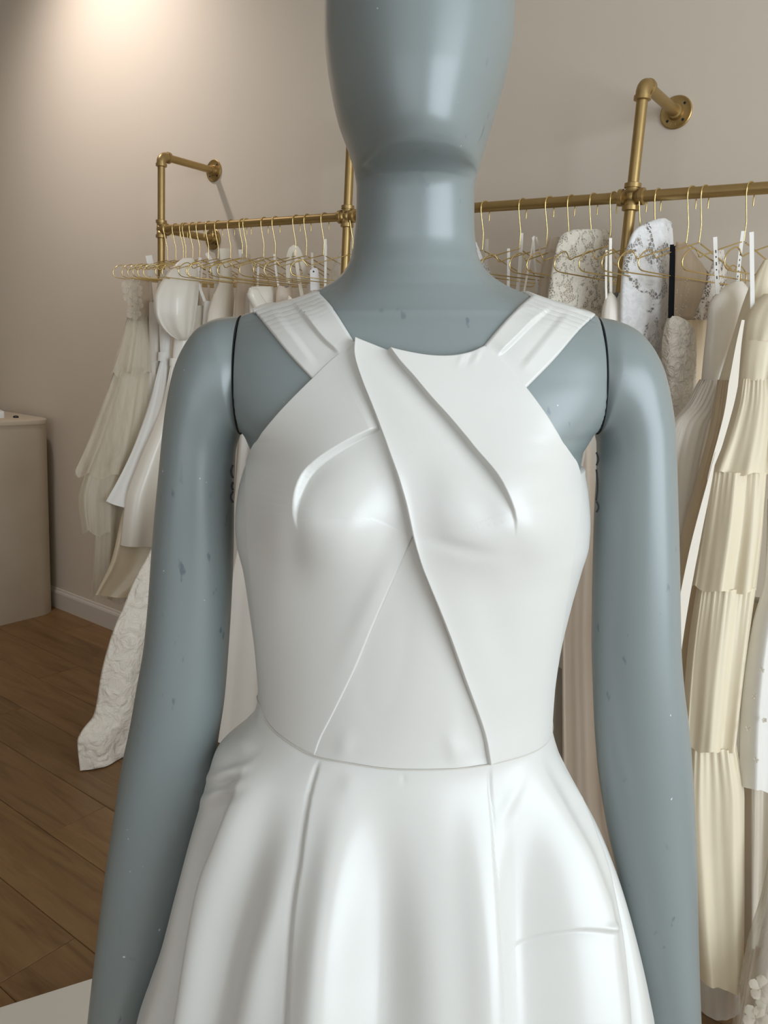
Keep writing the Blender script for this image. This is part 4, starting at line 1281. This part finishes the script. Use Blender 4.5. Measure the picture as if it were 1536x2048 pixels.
# price tag on that strap
D2 = plane_depth(615, 51, .03)
pt = thing('price_tag', 'blank white card tag hanging by the left shoulder strap', 'tag')
q = [(620, 541), (626, 536), (634, 536), (637, 542), (640, 579), (621, 581)]
V0 = np.array([D2(np.array(x), np.array(y)) for x, y in q]); nv_ = np.cross(V0[1] - V0[0], V0[3] - V0[0]); nv_ /= np.linalg.norm(nv_)
mb = MB(); mb.add(np.concatenate([V0, V0 + nv_ * .0012]), [tuple(range(5, -1, -1))]); mb.add(np.concatenate([V0, V0 + nv_ * .0012]), [tuple(range(6, 12))]); mb.add(np.concatenate([V0, V0 + nv_ * .0012]), [(i, (i + 1) % 6, 6 + (i + 1) % 6, 6 + i) for i in range(6)])
autosmooth(mb.build('card', MT['tag_card'], pt), 30)
ce = D2(np.array(627.), np.array(543.))
mb = MB(); mb.lathe(ce - .001 * nv_, nv_, [(0, .0028), (.0035, .0028), (.0036, .0015)], 12); mb.build('eyelet', MT['dark_gap'], pt)
mb = MB(); mb.tube([D2(np.array(625.), np.array(512.)), D2(np.array(626.), np.array(528.)), ce], .0006, 5); mb.build('string', MT['ribbon_white'], pt)
settle(pt)
D = plane_depth(650, 51)
g = gown('tulle_top_gown', 'gown with a see-through tulle top beside the left of the neck', D, [(484, 692, 712, .01), (520, 672, 712, .02), (570, 652, 712, .03), (640, 640, 712, .03)],
         [(640, 640, 712, .03), (1000, 600, 715, .05), (1440, 560, 715, .06)], 'tulle_white', 'g_blush', straps=[([(651, 478), (651, 530), (650, 590)], .008, 'ribbon_white')], ph=.1)
settle(g)

# ---- right of the mannequin
D = plane_depth(971, 55)
g = gown('lace_edge_gown', 'gown with a scalloped white lace edge touching the right of the neck', D, [(484, 925, 951, .015), (520, 925, 966, .02), (556, 925, 984, .025), (640, 925, 990, .025)],
         [(640, 925, 992, .03), (1000, 900, 1010, .05), (1500, 880, 1030, .06)], 'lace_white', 'g_white', straps=[([(974, 478), (972, 530), (970, 560)], .010, 'tulle_white')], ph=.3)
settle(g)
D = plane_depth(1046, 55)
g = gown('ribbon_gown', 'white gown on two long white ribbons right of the neck', D, [(590, 1004, 1046, .02), (720, 1000, 1050, .022)],
         [(720, 998, 1052, .03), (1000, 1010, 1100, .045), (1500, 1000, 1130, .06)], 'g_white', straps=[([(1017, 497), (1017, 540), (1016, 592)], .008, 'ribbon_white'), ([(1043, 466), (1040, 530), (1034, 592)], .010, 'ribbon_white')], ph=1.6)
settle(g)
D = plane_depth(1100, 55)
g = gown('loop_strap_gown', 'ivory gown on thin looped cords between the ribbons and the lace bodice', D, [(592, 1046, 1086, .02), (720, 1044, 1090, .022)],
         [(720, 1044, 1092, .03), (1000, 1060, 1140, .045), (1250, 1075, 1160, .05), (1560, 1080, 1180, .06)], 'g_ivory', 'g_grey', straps=[([(1068, 472), (1058, 530), (1046, 594)], .005), ([(1066, 474), (1070, 530), (1076, 594)], .006, 'ribbon_white'), ([(1072, 474), (1082, 510), (1084, 540)], .005)], ph=2.4)
settle(g)
D = plane_depth(1143, 55)
g = gown('sheer_sleeve_gown', 'gown with a sheer ruffled edge hanging left of the lace bodice', D, [(474, 1100, 1118, .012), (520, 1090, 1116, .02), (600, 1080, 1110, .025), (720, 1076, 1110, .025)],
         [(720, 1076, 1112, .03), (900, 1100, 1190, .045), (1160, 1090, 1215, .05), (1240, 1090, 1210, .055)], 'sheer', 'g_ivory', ph=.8, bamp=(.3, .5))
settle(g)
D = plane_depth(1188, 55)
g = gown('lace_bodice_gown', 'ivory strapless gown with raised leaf lace draped over its hanger', D, [(459, 1146, 1216, .012), (464, 1132, 1220, .016), (474, 1121, 1222, .02), (520, 1108, 1224, .03), (600, 1096, 1224, .035), (700, 1088, 1222, .035)],
         [(700, 1088, 1222, .035), (900, 1110, 1225, .045), (1100, 1120, 1230, .05), (1330, 1110, 1225, .055)], 'lace_ivory', 'g_grey', ph=1.2)
loft('lining', [(476, 1126, 1219, .014), (600, 1100, 1220, .028), (700, 1092, 1218, .028)], D, MT['g_beige'], g, 4, (.05, .05), 1.2)
settle(g)
D = row_depth([580, 800, 1200, 1740], [2.06, 2.02, 1.94, 1.84])
g = gown('pleated_gown', 'plain greige gown glimpsed between the right arm and the waist', D, [(735, 1150, 1200, .02), (780, 1150, 1205, .025)],
         [(780, 1148, 1208, .03), (1000, 1140, 1224, .04), (1300, 1124, 1240, .045), (1560, 1126, 1256, .05), (1738, 1160, 1266, .05)], 'g_blush', ph=2.2)
settle(g)
D = plane_depth(1287, 55)
g = gown('cowl_gown', 'oyster satin gown on one thin strap between two lace gowns', D, [(584, 1220, 1236, .012), (598, 1212, 1250, .022), (640, 1206, 1256, .03), (740, 1202, 1256, .03)],
         [(740, 1200, 1258, .035), (1000, 1150, 1262, .05), (1400, 1150, 1266, .055), (1560, 1160, 1270, .055)], 'g_satin', 'g_grey', straps=[([(1221, 476), (1221, 530), (1222, 590)], .007), ([(1213, 500), (1212, 560), (1213, 604)], .005)], ph=.6, top=.015)
settle(g)
D = plane_depth(1317, 55)
g = gown('white_lace_gown', 'bright white corded lace halter gown folded over its hanger beside the right post', D,
         [(437, 1316, 1330, .008), (442, 1300, 1341, .014), (462, 1268, 1344, .02), (500, 1254, 1345, .028), (530, 1247, 1344, .03), (580, 1243, 1341, .032), (645, 1241, 1335, .03), (680, 1244, 1328, .028), (712, 1256, 1318, .022), (735, 1270, 1308, .012)], (), 'lace_white', ph=1.5, bamp=(.15, .25))
loft('skirt', [(700, 1262, 1330, .025), (900, 1240, 1340, .045), (1300, 1200, 1350, .055)], plane_depth(1317, 55, -.03), MT['g_white'], g, 6, (.2, .5), 1.0)
settle(g)
D = plane_depth(1385, 55)
g = gown('beaded_gown', 'beige beaded net gown with a shadow lace side beside the white lace', D, [(484, 1354, 1368, .01), (530, 1350, 1404, .016), (556, 1348, 1420, .02), (640, 1345, 1428, .022)],
         [(640, 1345, 1428, .024), (800, 1335, 1420, .035), (1200, 1290, 1400, .045)], 'beaded', 'g_beige', ph=.9)
loft('lace_side', [(500, 1436, 1446, .008), (545, 1420, 1453, .012), (600, 1402, 1436, .014), (640, 1386, 1424, .014)], plane_depth(1385, 55, .02), MT['lace_grey'], g, 3, (.1, .2), .4)
bd = MB()
for j in range(70):
    x, y = RNG.uniform(1350, 1416), RNG.uniform(556, 636)
    p = D(np.array(x), np.array(y)); vw = (p - O3) / np.linalg.norm(p - O3)
    bd.lathe(p - vw * .024, -vw, [(-.0011, .0003), (0, .0012), (.0011, .0003)], 6)
tag(bd.build('beads', MT['pearl'], g), kind='stuff')
settle(g)
D = plane_depth(1411, 55)
g = gown('ruched_gown', 'crumpled ivory organza strapless bodice hanging by black ribbons at the right arm', D, [(632, 1342, 1352, .012), (642, 1338, 1372, .022), (662, 1334, 1386, .03), (700, 1331, 1388, .034), (760, 1334, 1387, .034), (830, 1340, 1385, .03), (870, 1346, 1384, .026)],
         [(870, 1344, 1384, .028), (905, 1335, 1384, .035), (1000, 1310, 1380, .04), (1250, 1290, 1376, .045)], 'g_ruched', straps=[([(1344, 489), (1342, 560), (1340, 636)], .009, 'ribbon_black'), ([(1348, 492), (1347, 560), (1345, 638)], .006, 'ribbon_black')], ph=1.8, bamp=(.15, .2))
loft('back_panel', [(634, 1360, 1424, .012), (700, 1372, 1420, .014), (800, 1380, 1410, .014), (880, 1378, 1396, .014)], plane_depth(1411, 55, -.03), MT['g_ruched'], g, 4, (.2, .3), .2)
settle(g)
D = plane_depth(1502, 55)
g = gown('pearl_satin_gown', 'pearl satin sweetheart gown with a seamed waist on printed ribbon straps', D, [(563, 1468, 1482, .012), (574, 1452, 1490, .022), (590, 1434, 1496, .03), (610, 1423, 1494, .036), (660, 1419, 1483, .036), (710, 1414, 1466, .034), (760, 1411, 1441, .028)],
         [(760, 1410, 1441, .028), (776, 1402, 1440, .034), (810, 1384, 1430, .038), (850, 1350, 1422, .042), (950, 1330, 1394, .045), (1100, 1322, 1364, .045), (1300, 1320, 1362, .045)], 'g_satin',
         straps=[([(1430, 474), (1432, 530), (1435, 588)], .009, 'ribbon_white'), ([(1486, 462), (1480, 510), (1475, 566)], .008, 'ribbon_white')], ph=.4, k=4, amp=(.15, .4))
# the small print on the strap
for (y0, y1) in ((500, 506), (512, 516), (524, 531), (538, 541), (552, 558)):
    strip('print_mark', [(1431.4 + (y0 - 500) * .04, y0), (1431.6 + (y1 - 500) * .04, y1)], plane_depth(1502, 55, .006), MT['black_plastic'], g, .0028, 6, .0004)
for (y0, y1) in ((506, 511), (518, 522), (528, 534), (541, 545), (551, 555)):
    strip('print_mark', [(1481 - (y0 - 506) * .11, y0), (1480.6 - (y1 - 506) * .11, y1)], plane_depth(1502, 55, .006), MT['black_plastic'], g, .0022, 6, .0004)
settle(g)
D = row_depth([500, 760, 1600], [1.80, 1.80, 1.66])
g = gown('beige_satin_gown', 'warm beige satin gown in the gap behind the long white sash', D, [(520, 1528, 1545, .01), (555, 1508, 1545, .02), (600, 1490, 1544, .03), (650, 1474, 1540, .035), (760, 1440, 1486, .03)],
         [(760, 1438, 1486, .032), (850, 1424, 1478, .04), (950, 1398, 1460, .04), (1100, 1362, 1420, .045), (1300, 1345, 1400, .045), (1600, 1340, 1420, .05), (1700, 1350, 1430, .05)], 'g_cream', 'g_beige', ph=2.7, k=4, amp=(.1, .3))
settle(g)
D = row_depth([560, 760, 950, 1200, 1500, 1950], [1.74, 1.72, 1.66, 1.60, 1.55, 1.50])
g = gown('tiered_gown', 'long cream tiered dress with gathered seams hanging right of the blue arm', D, [(588, 1528, 1590, .03), (604, 1512, 1592, .04), (620, 1500, 1592, .045), (645, 1490, 1586, .045), (682, 1486, 1566, .042)], (), 'g_cream', ph=.8,
         straps=[([(1503, 464), (1504, 540), (1505, 620)], .009, 'ribbon_white')], bamp=(.1, .2))
loft('waistband', [(680, 1485, 1560, .040), (720, 1482, 1550, .036), (760, 1478, 1545, .036)], D, MT['g_cream'], g, 4, (.05, .15), .8)
for j, (rows, k_) in enumerate((([(757, 1478, 1542, .036), (800, 1470, 1541, .045), (850, 1455, 1540, .05), (943, 1422, 1534, .055)], 7),
                               ([(940, 1422, 1532, .050), (1050, 1405, 1524, .058), (1172, 1386, 1510, .06)], 8),
                               ([(1168, 1398, 1510, .050), (1300, 1380, 1492, .06), (1484, 1366, 1470, .06)], 8),
                               ([(1480, 1374, 1470, .050), (1592, 1366, 1487, .06), (1760, 1376, 1487, .062), (1947, 1394, 1484, .065)], 6))):
    loft('gathered_tier', rows, D, MT['g_cream'], g, k_ - 2, (.14, .24), 1.1 * j + .5, .004, 110, fine=.0022)
settle(g)
sash = thing('sash', 'long flat white sash running down beside the cream tiered dress', 'sash')
strip('band', [(1486, 640), (1477, 690), (1461, 800), (1441, 880), (1425, 930), (1416, 960)], row_depth([640, 1300], [1.66, 1.57]), MT['sash'], sash, (.006, .012, .019, .014, .012, .004), 50, .002)
strip('band', [(1432, 905), (1414, 985), (1392, 1080), (1370, 1190), (1352, 1300), (1342, 1400)], row_depth([640, 1300], [1.65, 1.56]), MT['sash'], sash, (.003, .012, .018, .020, .022, .022), 50, .002)
settle(sash)
D = row_depth([600, 1200, 1600], [1.72, 1.58, 1.52])
g = gown('embroidered_gown', 'white gown with tiny embroidered sprigs at the right edge', D, [(640, 1552, 1610, .03), (1000, 1540, 1620, .035)],
         [(1000, 1538, 1620, .035), (1150, 1532, 1620, .04), (1250, 1507, 1620, .045), (1350, 1490, 1620, .05), (1450, 1482, 1618, .05), (1564, 1479, 1616, .05)], 'g_white', ph=1.7, k=5, amp=(.15, .35), slant=.02)
petals(g, row_depth([1200, 1600], [1.565, 1.505]), [(1508, 1392), (1496, 1456), (1524, 1340), (1529, 1440), (1512, 1520)], .0055, 'sprig', False)
settle(g)
D = row_depth([1300, 1900], [1.66, 1.60])
g = gown('long_cream_gown', 'narrow pale gown skirt showing beyond the tiered hem on its right', D, [(1200, 1492, 1540, .03), (1400, 1488, 1536, .035)],
         [(1400, 1488, 1536, .035), (1600, 1487, 1534, .04), (1750, 1486, 1532, .04), (1880, 1486, 1528, .04)], 'g_ivory', ph=.2, k=3, amp=(.3, .6))
settle(g)
D = row_depth([1600, 2020], [1.56, 1.52])
g = gown('under_hem_gown', 'greige gown hem peeking out below the cream tiered dress', D, [(1700, 1386, 1476, .03), (1800, 1388, 1476, .035)],
         [(1800, 1388, 1478, .035), (1920, 1392, 1478, .04), (2016, 1397, 1478, .04)], 'g_grey', ph=1.0, k=4, amp=(.2, .3), hem=.002)
settle(g)
D = row_depth([1500, 2050], [1.50, 1.38])
g = gown('flower_tulle_gown', 'white tulle skirt with fabric flowers in the lower right corner', D, [(1560, 1580, 1640, .03), (1700, 1546, 1640, .04)],
         [(1700, 1544, 1640, .04), (1800, 1530, 1640, .05), (1900, 1504, 1640, .06), (2040, 1480, 1640, .065), (2120, 1468, 1640, .07)], 'tulle_white', 'tulle_white', ph=.5, k=8, amp=(.3, .5))
loft('underskirt', [(1700, 1552, 1636, .02), (1900, 1522, 1636, .03), (2100, 1500, 1636, .035)], D, MT['g_grey'], g, 4, (.2, .2), .1)
petals(g, row_depth([1500, 2050], [1.47, 1.35]), [(1522, 1978), (1532, 2024), (1512, 2038)], .026, 'flower', False)
settle(g)
